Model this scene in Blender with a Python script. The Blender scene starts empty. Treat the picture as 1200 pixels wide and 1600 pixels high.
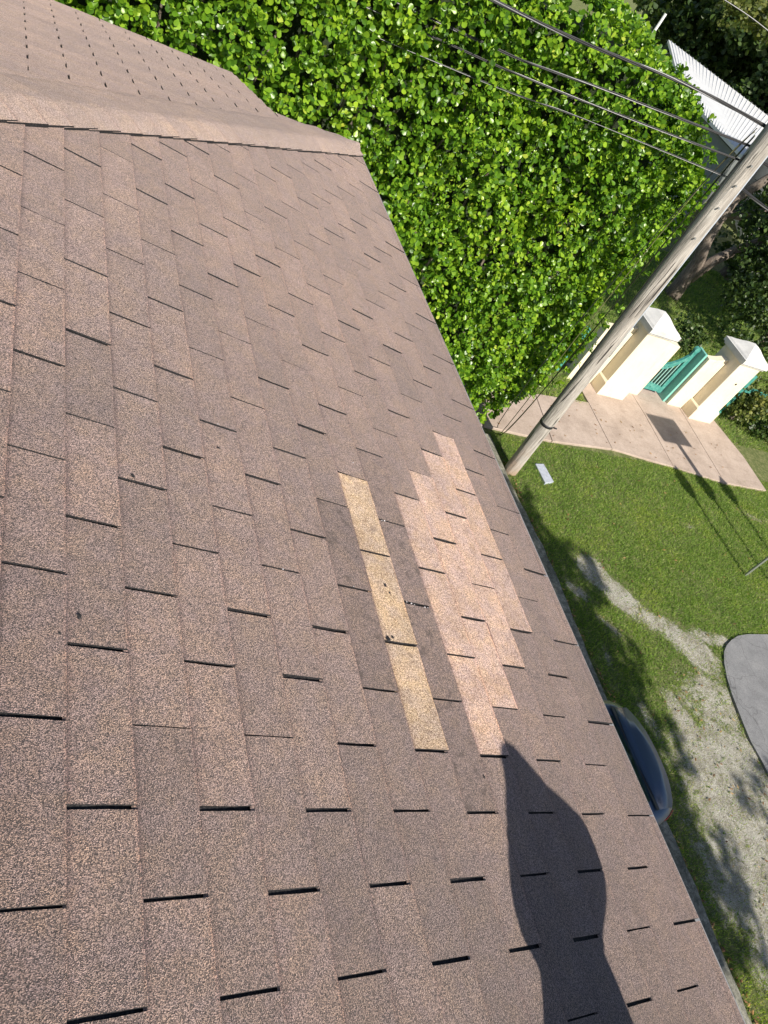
import bpy, math, random
import numpy as np
from mathutils import Matrix, Vector
random.seed(7); RNG = np.random.default_rng(7)
S = bpy.context.scene
COL = S.collection
# ------------------------------------------------------------------ camera, sky, sun, exposure
CAM = np.array([-2.060256, -0.497234, 1.806056])
RIGHT = np.array([0.86116048, -0.24094559, 0.44760233])
UP = np.array([-0.10733780, 0.77448513, 0.62341911])
BACK = np.array([-0.49687144, -0.58490855, 0.64109341])
FPX = 1220.93
cd = bpy.data.cameras.new('camera'); cam = bpy.data.objects.new('camera', cd); COL.objects.link(cam)
M = Matrix(((RIGHT[0], UP[0], BACK[0], CAM[0]), (RIGHT[1], UP[1], BACK[1], CAM[1]), (RIGHT[2], UP[2], BACK[2], CAM[2]), (0, 0, 0, 1)))
cam.matrix_world = M
cd.sensor_fit = 'VERTICAL'; cd.sensor_height = 36; cd.lens = FPX / 1600 * 36
cd.clip_start = 0.05; cd.clip_end = 2000
S.camera = cam
S.render.resolution_x = 768; S.render.resolution_y = 1024
SUN_EL = math.radians(40); SUN_DX = 0.05            # sun stands behind the viewer, towards -y
w = bpy.data.worlds.new('World'); S.world = w; w.use_nodes = True
wn = w.node_tree.nodes; wl = w.node_tree.links
sky = wn.new('ShaderNodeTexSky'); sky.sky_type = 'NISHITA'; sky.sun_disc = False
sky.sun_elevation = SUN_EL; sky.sun_rotation = math.pi
wl.new(sky.outputs[0], wn['Background'].inputs[0]); wn['Background'].inputs[1].default_value = 0.075
sd = bpy.data.lights.new('sun', 'SUN'); sun = bpy.data.objects.new('sun', sd); COL.objects.link(sun)
sd.energy = 4.8; sd.angle = math.radians(0.53); sd.color = (1.0, 0.93, 0.82)
sdir = Vector((-SUN_DX, 1.0, 0)).normalized() * math.cos(SUN_EL); sdir.z = -math.sin(SUN_EL)
sun.rotation_euler = sdir.to_track_quat('-Z', 'Y').to_euler(); sun.location = (0, -20, 30)
S.view_settings.view_transform = 'Standard'; S.view_settings.look = 'None'
S.view_settings.exposure = 0.55; S.view_settings.gamma = 1.0; S.view_settings.use_curve_mapping = False
G = -6.3                                            # ground level; the eave of the roof is z = 0
TE = math.tan(SUN_EL)

# ------------------------------------------------------------------ helpers
def project(P):
    P = np.atleast_2d(P) - CAM
    d = -(P @ BACK)
    return np.c_[P @ RIGHT / d * FPX + 600, -(P @ UP) / d * FPX + 800, d]
def prop(o, label=None, cat=None, group=None, kind=None):
    if label: o['label'] = label
    if cat: o['category'] = cat
    if group: o['group'] = group
    if kind: o['kind'] = kind
    return o
def empty(name, loc, label, cat, group=None, rz=0):
    o = bpy.data.objects.new(name, None); COL.objects.link(o); o.location = loc; o.rotation_euler = (0, 0, rz)
    o.empty_display_size = .2
    return prop(o, label, cat, group)
def link(name, me, mat=None, parent=None):
    if mat is not None and not me.materials: me.materials.append(mat)
    o = bpy.data.objects.new(name, me); COL.objects.link(o)
    if parent: o.parent = parent
    return o
def mesh(name, V, F, mat=None, parent=None, smooth=False, loc=None):
    """V are world coordinates; when a parent is given they are made local to it."""
    me = bpy.data.meshes.new(name)
    V = np.asarray(V, float)
    if parent is not None and loc is None:
        V = V - np.array(wloc(parent))
    me.from_pydata(V.tolist(), [], [tuple(int(i) for i in f) for f in F]); me.update()
    if smooth: me.polygons.foreach_set('use_smooth', [True] * len(me.polygons))
    return link(name, me, mat, parent)
def wloc(o):
    v = np.zeros(3)
    while o is not None:
        v = v + np.array(o.location); o = o.parent
    return v
def fast_mesh(name, V, F, mat, parent=None, smooth=False, k=None):
    V = np.asarray(V, np.float32); F = np.asarray(F, np.int32); k = F.shape[1]
    if parent is not None: V = V - np.array(wloc(parent), np.float32)
    me = bpy.data.meshes.new(name)
    me.vertices.add(len(V)); me.vertices.foreach_set('co', V.ravel())
    me.loops.add(F.size); me.loops.foreach_set('vertex_index', F.ravel())
    me.polygons.add(len(F)); me.polygons.foreach_set('loop_start', np.arange(0, F.size, k, dtype=np.int32))
    me.polygons.foreach_set('use_smooth', np.full(len(F), smooth))
    me.update(calc_edges=True)
    return link(name, me, mat, parent)
class MB:
    def __init__(s): s.V = []; s.F = []
    def add(s, V, F):
        n = len(s.V); s.V += [tuple(map(float, v)) for v in V]; s.F += [tuple(i + n for i in f) for f in F]
    def box(s, a, b, taper=0):
        x0, y0, z0 = a; x1, y1, z1 = b; t = taper
        s.add([(x0, y0, z0), (x1, y0, z0), (x1, y1, z0), (x0, y1, z0), (x0 + t, y0 + t, z1), (x1 - t, y0 + t, z1), (x1 - t, y1 - t, z1), (x0 + t, y1 - t, z1)],
              [(0, 3, 2, 1), (4, 5, 6, 7), (0, 1, 5, 4), (1, 2, 6, 5), (2, 3, 7, 6), (3, 0, 4, 7)])
    def prism(s, poly, z0, z1):
        n = len(poly); s.add([(x, y, z0) for x, y in poly] + [(x, y, z1) for x, y in poly],
              [tuple(range(n - 1, -1, -1)), tuple(range(n, 2 * n))] + [(i, (i + 1) % n, n + (i + 1) % n, n + i) for i in range(n)])
    def prism_y(s, poly, y0, y1):          # poly in x,z extruded in y
        n = len(poly); s.add([(x, y0, z) for x, z in poly] + [(x, y1, z) for x, z in poly],
              [tuple(range(n)), tuple(range(2 * n - 1, n - 1, -1))] + [((i + 1) % n, i, n + i, n + (i + 1) % n) for i in range(n)])
    def rings(s, rings, cap=True):
        n = len(rings[0]); m = len(rings); V = [p for r in rings for p in r]
        F = [(i * n + j, i * n + (j + 1) % n, (i + 1) * n + (j + 1) % n, (i + 1) * n + j) for i in range(m - 1) for j in range(n)]
        if cap: F += [tuple(range(n - 1, -1, -1)), tuple(range((m - 1) * n, m * n))]
        s.add(V, F)
    def tube(s, pts, r, n=8, cap=True):
        pts = [np.array(p, float) for p in pts]; R = []
        rr = r if hasattr(r, '__len__') else [r] * len(pts)
        prev = None
        for i, p in enumerate(pts):
            t = pts[min(i + 1, len(pts) - 1)] - pts[max(i - 1, 0)]; t /= np.linalg.norm(t) + 1e-9
            if prev is None:
                a = np.array([0, 0, 1.]) if abs(t[2]) < .9 else np.array([1., 0, 0]); u = np.cross(t, a)
            else: u = prev - t * (prev @ t)
            u /= np.linalg.norm(u); prev = u; v = np.cross(t, u)
            R.append([p + rr[i] * (math.cos(a) * u + math.sin(a) * v) for a in np.arange(n) * 2 * math.pi / n])
        s.rings(R, cap)
    def build(s, name, mat, parent=None, smooth=False): return mesh(name, s.V, s.F, mat, parent, smooth)
def bevel(o, w=.01, seg=2):
    m = o.modifiers.new('bevel', 'BEVEL'); m.width = w; m.segments = seg; m.limit_method = 'ANGLE'; m.angle_limit = .6
    return o
# cheap value noise for geometry
_NT = RNG.random((64, 64))
def vn2(x, y, s=1.0):
    x = np.asarray(x, float) * s; y = np.asarray(y, float) * s
    xi = np.floor(x).astype(int); yi = np.floor(y).astype(int); fx = x - xi; fy = y - yi
    fx = fx * fx * (3 - 2 * fx); fy = fy * fy * (3 - 2 * fy)
    g = lambda a, b: _NT[a % 64, b % 64]
    return (g(xi, yi) * (1 - fx) + g(xi + 1, yi) * fx) * (1 - fy) + (g(xi, yi + 1) * (1 - fx) + g(xi + 1, yi + 1) * fx) * fy
def fbm(x, y, s=1.0, o=4):
    v = 0; a = .5; t = 0
    for i in range(o): v = v + a * vn2(np.asarray(x) + 17 * i, np.asarray(y) + 9 * i, s * 2 ** i); t += a; a *= .5
    return v / t

# ------------------------------------------------------------------ materials
class Mat:
    def __init__(s, name, rough=.8, **kw):
        s.m = bpy.data.materials.new(name); s.m.use_nodes = True; s.nt = s.m.node_tree
        s.b = s.nt.nodes['Principled BSDF']; s.b.inputs['Roughness'].default_value = rough
        for k, v in kw.items(): s.b.inputs[k.replace('_', ' ')].default_value = v
    def n(s, t, **kw):
        nd = s.nt.nodes.new('ShaderNode' + t)
        for k, v in kw.items():
            if k in nd.inputs: nd.inputs[k].default_value = v
            else: setattr(nd, k, v)
        return nd
    def l(s, a, b): s.nt.links.new(a, b)
    def pos(s):
        if not hasattr(s, '_p'): s._p = s.n('NewGeometry').outputs['Position']
        return s._p
    def obj(s): return s.n('TexCoord').outputs['Object']
    def noise(s, scale, detail=4, rough=.6, vec=None, stretch=None):
        v = vec or s.pos()
        if stretch:
            mp = s.n('Mapping'); mp.inputs['Scale'].default_value = stretch; s.l(v, mp.inputs[0]); v = mp.outputs[0]
        nd = s.n('TexNoise'); nd.inputs['Scale'].default_value = scale; nd.inputs['Detail'].default_value = detail; nd.inputs['Roughness'].default_value = rough
        s.l(v, nd.inputs['Vector']); return nd.outputs['Fac']
    def ramp(s, fac, stops):
        r = s.n('ValToRGB'); e = r.color_ramp.elements
        while len(e) < len(stops): e.new(.5)
        for i, (p, c) in enumerate(stops):
            e[i].position = p; e[i].color = (*c, 1) if len(c) == 3 else c
        s.l(fac, r.inputs[0]); return r.outputs[0]
    def mix(s, a, b, fac, mode='MIX'):
        m = s.n('MixRGB', blend_type=mode)
        for i, v in ((0, fac), (1, a), (2, b)):
            if hasattr(v, 'is_linked') or hasattr(v, 'links'): s.l(v, m.inputs[i])
            elif isinstance(v, (int, float)): m.inputs[i].default_value = v if i == 0 else (v, v, v, 1)
            else: m.inputs[i].default_value = (*v, 1)
        return m.outputs[0]
    def math(s, op, a, b=0.0):
        m = s.n('Math', operation=op)
        for i, v in ((0, a), (1, b)):
            if isinstance(v, (int, float)): m.inputs[i].default_value = v
            else: s.l(v, m.inputs[i])
        return m.outputs[0]
    def color(s, c):
        if isinstance(c, tuple): s.b.inputs['Base Color'].default_value = (*c, 1)
        else: s.l(c, s.b.inputs['Base Color'])
        return s
    def bump(s, h, dist=.01, strength=1.0):
        b = s.n('Bump'); b.inputs['Distance'].default_value = dist; b.inputs['Strength'].default_value = strength
        s.l(h, b.inputs['Height']); s.l(b.outputs[0], s.b.inputs['Normal']); return s

def shingle_mat(name, dark, mid, light, var=.25, sheen=.0, stain=0.0, lap=(math.cos(math.atan(.25)), 0, -math.sin(math.atan(.25))), lap_off=16.3 + 20):
    s = Mat(name, .85)
    s.b.inputs['Specular IOR Level'].default_value = .25
    if 'Diffuse Roughness' in s.b.inputs: s.b.inputs['Diffuse Roughness'].default_value = 1.0
    # granules: voronoi cells each with a colour of its own, 2.2 mm across
    vo = s.n('TexVoronoi'); vo.inputs['Scale'].default_value = 610; s.l(s.pos(), vo.inputs['Vector'])
    sep = s.n('SeparateColor'); s.l(vo.outputs['Color'], sep.inputs[0])
    fine = s.math('ADD', s.math('MULTIPLY', sep.outputs[0], .62), s.math('MULTIPLY', s.noise(330, 3, .7), .38))
    c = s.ramp(fine, [(.25, dark), (.45, mid), (.66, light), (.85, tuple(min(1, v * 1.5) for v in light))])
    # blotches a hand across and tab to tab change
    bl = s.noise(7, 5, .65)
    c = s.mix(c, s.ramp(bl, [(.3, (.82, .80, .83)), (.5, (1, 1, 1)), (.7, (1.16, 1.13, 1.08))]), 1, 'MULTIPLY')
    b2 = s.noise(1.3, 3, .5)
    c = s.mix(c, s.ramp(b2, [(.35, (.9, .9, .92)), (.65, (1.12, 1.08, 1.05))]), 1, 'MULTIPLY')
    # warm and purple granule drifts
    b3 = s.noise(16, 4, .7)
    c = s.mix(c, s.ramp(b3, [(.4, (1.0, .95, 1.03)), (.62, (1.1, 1.0, .88))]), .8, 'MULTIPLY')
    oi = s.n('ObjectInfo'); rd = oi.outputs['Random']
    geo = s.n('NewGeometry').outputs['Random Per Island']
    r2 = s.math('FRACT', s.math('ADD', rd, s.math('MULTIPLY', geo, 3.7)))
    c = s.mix(c, s.ramp(r2, [(0, (1 - var, 1 - var, 1 - var * .92)), (.5, (1, 1, 1)), (1, (1 + var, 1 + var * .93, 1 + var * .8))]), 1, 'MULTIPLY')
    if stain:
        st = s.ramp(s.noise(23, 4, .7), [(.55, (1, 1, 1)), (.64, (.3, .26, .26))]); c = s.mix(c, st, stain, 'MULTIPLY')
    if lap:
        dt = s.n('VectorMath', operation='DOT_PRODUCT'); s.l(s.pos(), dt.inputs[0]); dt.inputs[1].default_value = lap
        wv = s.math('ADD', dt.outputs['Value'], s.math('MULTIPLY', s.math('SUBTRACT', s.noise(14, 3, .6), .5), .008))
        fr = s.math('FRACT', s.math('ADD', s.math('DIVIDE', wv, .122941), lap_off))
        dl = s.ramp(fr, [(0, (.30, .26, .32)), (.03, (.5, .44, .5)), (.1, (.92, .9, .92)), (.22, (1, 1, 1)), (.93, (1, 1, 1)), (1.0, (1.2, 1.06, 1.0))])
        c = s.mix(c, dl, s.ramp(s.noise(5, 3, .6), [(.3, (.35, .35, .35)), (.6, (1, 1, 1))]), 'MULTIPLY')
    # rare dark specks
    sp = s.ramp(s.noise(38, 2, .5), [(.76, (1, 1, 1)), (.8, (.35, .3, .3))]); c = s.mix(c, sp, .8, 'MULTIPLY')
    s.color(c)
    if sheen:
        s.b.inputs['Sheen Weight'].default_value = sheen; s.b.inputs['Sheen Roughness'].default_value = .6
        s.b.inputs['Sheen Tint'].default_value = (1.0, .84, .76, 1)
    h = s.math('ADD', vo.outputs['Distance'], s.math('MULTIPLY', s.noise(160, 2, .6), .7))
    s.bump(h, .0035, 1.0)
    return s.m
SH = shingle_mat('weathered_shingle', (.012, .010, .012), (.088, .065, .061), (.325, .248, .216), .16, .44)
SH_STAIN = shingle_mat('tar_stained_shingle', (.011, .009, .010), (.080, .059, .055), (.285, .217, .19), .14, .4, .9)
SH_PINK = shingle_mat('new_pinkish_shingle', (.19, .13, .105), (.455, .34, .275), (.71, .57, .475), .08, .15, .25)
SH_TAN = shingle_mat('new_tan_shingle', (.20, .14, .095), (.45, .355, .24), (.70, .58, .43), .05, .1, .3)
_hd = np.array([-1, -1, .25]) / np.linalg.norm([-1, -1, .25]); CAPOFF = 60 - float(-(np.array([.012, 4.242, 0]) @ _hd)) / .122941
SH_CAP = shingle_mat('hip_cap_shingle', (.05, .04, .036), (.17, .13, .113), (.36, .29, .25), .08, .5, lap=tuple(float(-v) for v in _hd), lap_off=CAPOFF)
SH_FAR = shingle_mat('far_slope_shingle', (.05, .04, .036), (.165, .125, .11), (.36, .285, .25), .14, .5, lap=(0, math.cos(math.atan(.25)), -math.sin(math.atan(.25))), lap_off=60 - (4.23 * math.cos(math.atan(.25)) + .02) / .122941)  # lighter than the main slope: grazing-light brightening put into the colour
s = Mat('bitumen_and_slot_shade', .75); s.color(s.ramp(s.noise(220, 2), [(.45, (.006, .006, .008)), (.75, (.05, .045, .045))])); s.bump(s.noise(260, 2), .002); BIT_SHADE = s.m  # bitumen edges; on the deck its black also paints the shadow in the slots
def simple(name, c, rough=.7, var=.15, scale=6, bump=0, bscale=60, **kw):
    s = Mat(name, rough, **kw)
    n = s.noise(scale, 5, .65)
    s.color(s.ramp(n, [(.3, tuple(v * (1 - var) for v in c)), (.7, tuple(min(1, v * (1 + var)) for v in c))]))
    if bump: s.bump(s.noise(bscale, 4, .65), bump)
    return s.m
FASCIA = simple('weathered_white_fascia', (.45, .44, .42), .6, .25, 9, .001)
DRIP = simple('drip_edge_metal', (.5, .48, .46), .4, .2, 20, Metallic=.6)
STUCCO = simple('house_stucco', (.55, .5, .42), .85, .08, 2, .003, 90)
CREAM = None
s = Mat('cream_stucco', .85)
c = s.ramp(s.noise(1.6, 6, .7), [(.3, (.70, .62, .47)), (.7, (.80, .72, .56))])
c = s.mix(c, (.45, .40, .30), s.ramp(s.noise(5, 6, .75, stretch=(1, 1, .25)), [(.52, (0, 0, 0)), (.75, (.45, .45, .45))]))
s.color(c); s.bump(s.noise(60, 5, .7), .004); CREAM = s.m
s = Mat('grey_white_cap_paint', .8)
c = s.ramp(s.noise(3, 6, .7), [(.3, (.50, .50, .49)), (.65, (.68, .67, .65))]); s.color(c); s.bump(s.noise(40, 4), .003); CAPM = s.m
s = Mat('teal_paint', .45); s.color(s.ramp(s.noise(9, 5, .7), [(.3, (.035, .19, .165)), (.55, (.065, .28, .24)), (.75, (.17, .39, .33))])); s.bump(s.noise(80, 3), .001); TEAL = s.m
s = Mat('bolt_dark', .5); s.color((.02, .08, .07)); BOLT = s.m
s = Mat('sidewalk_concrete', .9)
c = s.ramp(s.noise(2.2, 6, .7), [(.3, (.33, .26, .215)), (.5, (.42, .335, .28)), (.7, (.49, .40, .34))])
c = s.mix(c, s.ramp(s.noise(35, 4, .8), [(.35, (.8, .8, .8)), (.6, (1.1, 1.1, 1.1))]), .8, 'MULTIPLY')
c = s.mix(c, (.17, .13, .10), s.ramp(s.noise(5, 5, .7, stretch=(.4, 1.6, 1)), [(.58, (0, 0, 0)), (.75, (.5, .5, .5))]))
s.color(c); s.bump(s.noise(70, 4, .7), .003); WALK = s.m
s = Mat('grey_slab_concrete', .9); s.color(s.mix(s.ramp(s.noise(13, 7, .85), [(.34, (.07, .07, .055)), (.5, (.2, .195, .17)), (.64, (.40, .385, .34))]), s.ramp(s.noise(2.2, 3, .5), [(.35, (.6, .62, .55)), (.65, (1.2, 1.18, 1.12))]), 1, 'MULTIPLY')); s.bump(s.noise(50, 4), .004); SLAB = s.m
s = Mat('asphalt', .92)
c = s.ramp(s.noise(3, 6, .7), [(.3, (.17, .172, .18)), (.5, (.22, .222, .23)), (.7, (.27, .27, .275))])
vo = s.n('TexVoronoi'); vo.inputs['Scale'].default_value = 90; s.l(s.pos(), vo.inputs['Vector'])
c = s.mix(c, s.ramp(vo.outputs['Distance'], [(.1, (1.25, 1.25, 1.25)), (.7, (.7, .7, .7))]), .8, 'MULTIPLY')
ck = s.n('TexVoronoi', feature='DISTANCE_TO_EDGE'); ck.inputs['Scale'].default_value = 1.6
nz = s.n('TexNoise'); nz.inputs['Scale'].default_value = 3; s.l(s.pos(), nz.inputs['Vector'])
s.l(s.mix(s.pos(), nz.outputs['Color'], .25), ck.inputs['Vector'])
c = s.mix(c, (.05, .05, .05), s.ramp(ck.outputs['Distance'], [(.0, (.55, .55, .55)), (.012, (0, 0, 0))]))
s.color(c); s.bump(vo.outputs['Distance'], .004); ASPH = s.m
# ground: soil/short thatch with bare white sandy gravel by mask
s = Mat('lawn_ground', .95)
att = s.n('Attribute', attribute_name='bare').outputs['Fac']
gr = s.ramp(s.noise(9, 6, .75), [(.3, (.07, .09, .025)), (.5, (.14, .17, .05)), (.7, (.30, .27, .14))])
gr = s.mix(gr, s.ramp(s.noise(70, 4, .8), [(.35, (.6, .6, .6)), (.65, (1.35, 1.35, 1.3))]), .9, 'MULTIPLY')
sn = s.ramp(s.noise(60, 6, .85), [(.3, (.12, .11, .08)), (.47, (.36, .34, .28)), (.6, (.72, .7, .64))])
sn = s.mix(sn, s.ramp(s.noise(5, 4, .7), [(.35, (.62, .6, .55)), (.65, (1.1, 1.1, 1.1))]), .9, 'MULTIPLY')
k = s.math('ADD', att, s.math('MULTIPLY', s.math('SUBTRACT', s.noise(11, 8, .9), .5), 1.9))
s.color(s.mix(gr, sn, s.ramp(k, [(.42, (0, 0, 0)), (.58, (1, 1, 1))]))); s.bump(s.noise(45, 6, .85), .03); LAWN = s.m
def leaf_mat(name, lo, mid, hi, rough=.35, trans=.35, yellow=None):
    s = Mat(name, rough); s.b.inputs['Specular IOR Level'].default_value = .45
    oi = s.n('ObjectInfo').outputs['Random']; gi = s.n('NewGeometry').outputs['Random Per Island']
    r = s.math('FRACT', s.math('ADD', oi, s.math('MULTIPLY', gi, 7.13)))
    st = [(0, lo), (.5, mid), (.93, hi)]
    if yellow: st += [(.98, hi), (.99, yellow)]
    c = s.ramp(r, st)
    c = s.mix(c, s.ramp(s.noise(1.1, 3, .6), [(.3, (.70, .78, .74)), (.5, (1, 1, 1)), (.7, (1.3, 1.14, .95))]), .8, 'MULTIPLY')
    s.color(c)
    t = s.n('BsdfTranslucent'); s.l(s.mix(c, (1.3, 1.45, .5), 1, 'MULTIPLY'), t.inputs[0])
    mx = s.n('MixShader'); mx.inputs[0].default_value = trans
    out = s.nt.nodes['Material Output']
    s.l(s.b.outputs[0], mx.inputs[1]); s.l(t.outputs[0], mx.inputs[2]); s.l(mx.outputs[0], out.inputs[0])
    return s.m
HEDGE = leaf_mat('clusia_leaf', (.045, .12, .010), (.13, .27, .016), (.27, .43, .03), .33, .3, (.42, .5, .07))
TLEAF = leaf_mat('broad_tree_leaf', (.02, .045, .012), (.045, .085, .02), (.09, .14, .03), .45, .25)
OLEAF = leaf_mat('olive_tree_leaf', (.05, .08, .015), (.11, .14, .03), (.2, .22, .06), .5, .3)
GRASS = leaf_mat('grass_blade', (.10, .17, .03), (.20, .33, .06), (.40, .48, .14), .6, .4)
DRYG = leaf_mat('dry_grass_blade', (.2, .19, .07), (.36, .34, .16), (.6, .56, .36), .8, .2)
CORE = simple('hedge_shade_core', (.022, .035, .012), .9, .4, 12, .02, 30)  # near-black green paints the shade deep inside the hedge
s = Mat('weathered_pole_wood', .85)
vec = s.obj()
g1 = s.noise(1.0, 6, .75, vec=vec, stretch=(45, 45, 2.2)); g2 = s.noise(1.0, 4, .7, vec=vec, stretch=(9, 9, 1.1))
c = s.ramp(g1, [(.3, (.10, .09, .08)), (.42, (.36, .335, .305)), (.7, (.60, .57, .53))])
c = s.mix(c, s.ramp(g2, [(.35, (.72, .70, .68)), (.62, (1.12, 1.1, 1.07))]), 1, 'MULTIPLY')
gz = s.n('SeparateXYZ'); s.l(vec, gz.inputs[0])
c = s.mix(c, (.42, .26, .15), s.ramp(s.math('ADD', s.math('MULTIPLY', gz.outputs[2], -.5), s.noise(3, 3, .6, vec=vec)), [(.15, (0, 0, 0)), (.55, (.6, .6, .6))]))
ckk = s.noise(1.0, 3, .5, vec=vec, stretch=(26, 26, .8)); c = s.mix(c, (.04, .035, .03), s.ramp(ckk, [(.34, (1, 1, 1)), (.37, (0, 0, 0))]))
s.color(c); s.bump(s.math('ADD', g1, s.math('MULTIPLY', ckk, 1.5)), .015); WOOD = s.m
BLACK = simple('black_cable_rubber', (.02, .02, .022), .55, .3, 30)
STRAND = simple('grey_strand_wire', (.2, .2, .205), .45, .3, 60, Metallic=.5)
OLIVEW = simple('olive_cable_sheath', (.15, .15, .07), .5, .3, 30)
CONDUIT = simple('pale_conduit_plastic', (.45, .5, .58), .4, .08, 12)
STEEL = simple('galvanised_steel', (.42, .43, .45), .4, .2, 30, Metallic=.7)
PLATE = simple('utility_cover_grey', (.4, .43, .5), .7, .2, 12, .002)
s = Mat('tree_bark', .95); g = s.noise(1, 6, .8, stretch=(14, 14, 4)); s.color(s.ramp(g, [(.3, (.07, .05, .04)), (.5, (.2, .16, .13)), (.75, (.42, .36, .31))])); s.bump(g, .05); BARK = s.m
WHITEM = simple('white_roof_metal', (.72, .73, .74), .45, .07, 2)
WALLG = simple('grey_house_wall', (.22, .24, .24), .85, .1, 2, .003)
WALLW = simple('white_house_wall', (.78, .78, .76), .85, .05, 1)

# ------------------------------------------------------------------ ground
BL = [(8.45, 6.05, .42, .32, -.9, 1.0), (8.85, 5.5, .55, .3, -.9, 1.1), (9.3, 5.1, .5, .25, -.6, .8), (9.95, 4.55, .75, .36, -.9, .9), (8.15, 4.9, .4, .12, -.7, .7), (7.8, 5.6, .35, .15, -.8, .6),
      (9.6, 3.4, 1.0, .7, 0, .75), (9.3, 2.3, 1.2, .9, 0, .95), (9.1, 1.0, 1.4, 1.1, .2, 1.0), (9.0, -.1, 1.2, .7, .3, .8), (8.9, 3.0, .35, .9, 0, .8), (10.9, 4.7, .9, .18, -.2, .8), (10.25, 4.5, .5, .22, -.8, .9),
      (12.1, 7.6, .25, .12, .3, .45), (10.2, 7.9, .2, .1, 0, .4), (14.8, 8.2, .5, .12, -.3, .45), (8.05, 3.2, .18, .6, .1, .55), (7.75, 4.2, .12, .4, -.2, .5)]
def bare(x, y):
    v = np.zeros_like(x)
    for cx, cy, rx, ry, a, st in BL:
        dx = x - cx; dy = y - cy; u = dx * math.cos(a) + dy * math.sin(a); q = -dx * math.sin(a) + dy * math.cos(a)
        v = np.maximum(v, st * np.exp(-np.clip((u / rx) ** 2 + (q / ry) ** 2, 0, 30) ** 1.3 * .7))
    v = v * (.25 + .7 * fbm(x, y, 2.3) + .65 * fbm(x + 11, y + 5, 7.0)) + .3 * (fbm(x + 40, y, 1.1) - .5)
    return np.clip(v, 0, 1)
xs = np.unique(np.concatenate([np.linspace(-400, -10, 14), np.linspace(-10, 6.8, 12), np.arange(6.9, 17, .06), np.linspace(17, 60, 40), np.linspace(60, 700, 20)]))
ys = np.unique(np.concatenate([np.linspace(-300, -10, 12), np.linspace(-10, -1.6, 8), np.arange(-1.5, 10, .06), np.linspace(10, 60, 50), np.linspace(60, 800, 20)]))
X, Y = np.meshgrid(xs, ys); Z = G + .03 * (fbm(X, Y, .9) - .5)
near = (X > 6.8) & (X < 17) & (Y < 10); Z = np.where(near, Z + .02 * (fbm(X, Y, 5) - .5), Z)
n, m = X.shape; I = np.arange(n * m).reshape(n, m)
F = np.stack([I[:-1, :-1], I[:-1, 1:], I[1:, 1:], I[1:, :-1]], -1).reshape(-1, 4)
ground = fast_mesh('ground', np.stack([X, Y, Z], -1).reshape(-1, 3), F, LAWN, smooth=True)
a = ground.data.attributes.new('bare', 'FLOAT', 'POINT'); a.data.foreach_set('value', bare(X, Y).astype(np.float32).ravel())
prop(ground, 'mown green lawn with bare pale sandy patches below the roof', None, None, 'structure')
# grey concrete slab between house and lawn
slab = MB(); ed = [(7.31 + .05 * math.sin(y * 1.3) + random.uniform(-.02, .02), y) for y in np.arange(-6, 9.5, .25)]
slab.prism([(-1.5, -6)] + ed + [(-1.5, 9.4)], G - .3, G + .07)
prop(slab.build('driveway', SLAB), 'worn grey concrete slab edge showing just beyond the roof edge', None, None, 'structure')
road = MB(); rb = [(70, -60), (70, 5.6), (20, 5.1), (12.56, 4.87), (11.83, 4.85), (11.5, 4.8), (11.23, 4.70), (11.0, 4.58), (10.82, 4.44), (10.64, 4.2), (10.49, 3.91), (10.38, 3.6), (10.31, 3.3), (10.24, 3.0), (10.19, 2.71), (10.2, 2.38), (10.15, 1.5), (10.05, 0), (10, -60)]
road.prism(rb[::-1], G - .2, G + .045)
prop(road.build('road', ASPH), 'cracked grey asphalt with a rounded corner beside the sandy gravel', None, None, 'structure')
# sidewalk as separate slabs
litter = MB()
for i in range(420):
    if i < 200: x_, y_ = 7.36 + abs(random.gauss(0, .05)), random.uniform(-1.5, 9)
    elif i < 300: x_, y_ = random.gauss(9.2, .7), random.gauss(2.2, 1.7)
    elif i < 360: x_, y_ = random.uniform(8, 15), random.uniform(5, 9)
    else: x_, y_ = random.uniform(7.6, 15.5), random.uniform(9.6, 10.9)
    z_ = G + (.03 if i < 360 else .058) + .01 * random.random(); a_ = random.uniform(0, 6.3); l_ = random.uniform(.02, .045); w_ = l_ * .45; c1, s1 = math.cos(a_), math.sin(a_)
    litter.add([(x_ + c1 * l_, y_ + s1 * l_, z_ + .01), (x_ - s1 * w_, y_ + c1 * w_, z_), (x_ - c1 * l_, y_ - s1 * l_, z_ + .006), (x_ + s1 * w_, y_ - c1 * w_, z_)], [(0, 1, 2), (0, 2, 3)])
LIT = leaf_mat('fallen_leaf', (.10, .05, .02), (.25, .13, .05), (.42, .27, .12), .7, .1)
prop(litter.build('fallen_leaves', LIT), 'small brown fallen leaves scattered along the slab edge, gravel and sidewalk', None, None, 'stuff')
side = prop(mesh('sidewalk', [(5, 9.65, G - .1), (16.0, 9.4, G - .1), (16.0, 12.8, G - .1), (5, 12.8, G - .1)], [(0, 1, 2, 3)], SLAB), 'pinkish concrete sidewalk slabs leading past the hedge to the cream gate', None, None, 'structure')
def slab_poly(poly):
    cx = sum(p[0] for p in poly) / len(poly); cy = sum(p[1] for p in poly) / len(poly); q = []
    for i, p in enumerate(poly):
        L = math.hypot(p[0] - cx, p[1] - cy); k = (L - .012) / L; q.append((cx + (p[0] - cx) * k, cy + (p[1] - cy) * k))
    mb = MB(); mb.prism(q, G - .12, G + .052 + random.uniform(-.003, .003)); o = mb.build('slab', WALK, side); bevel(o, .012, 2)
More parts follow.
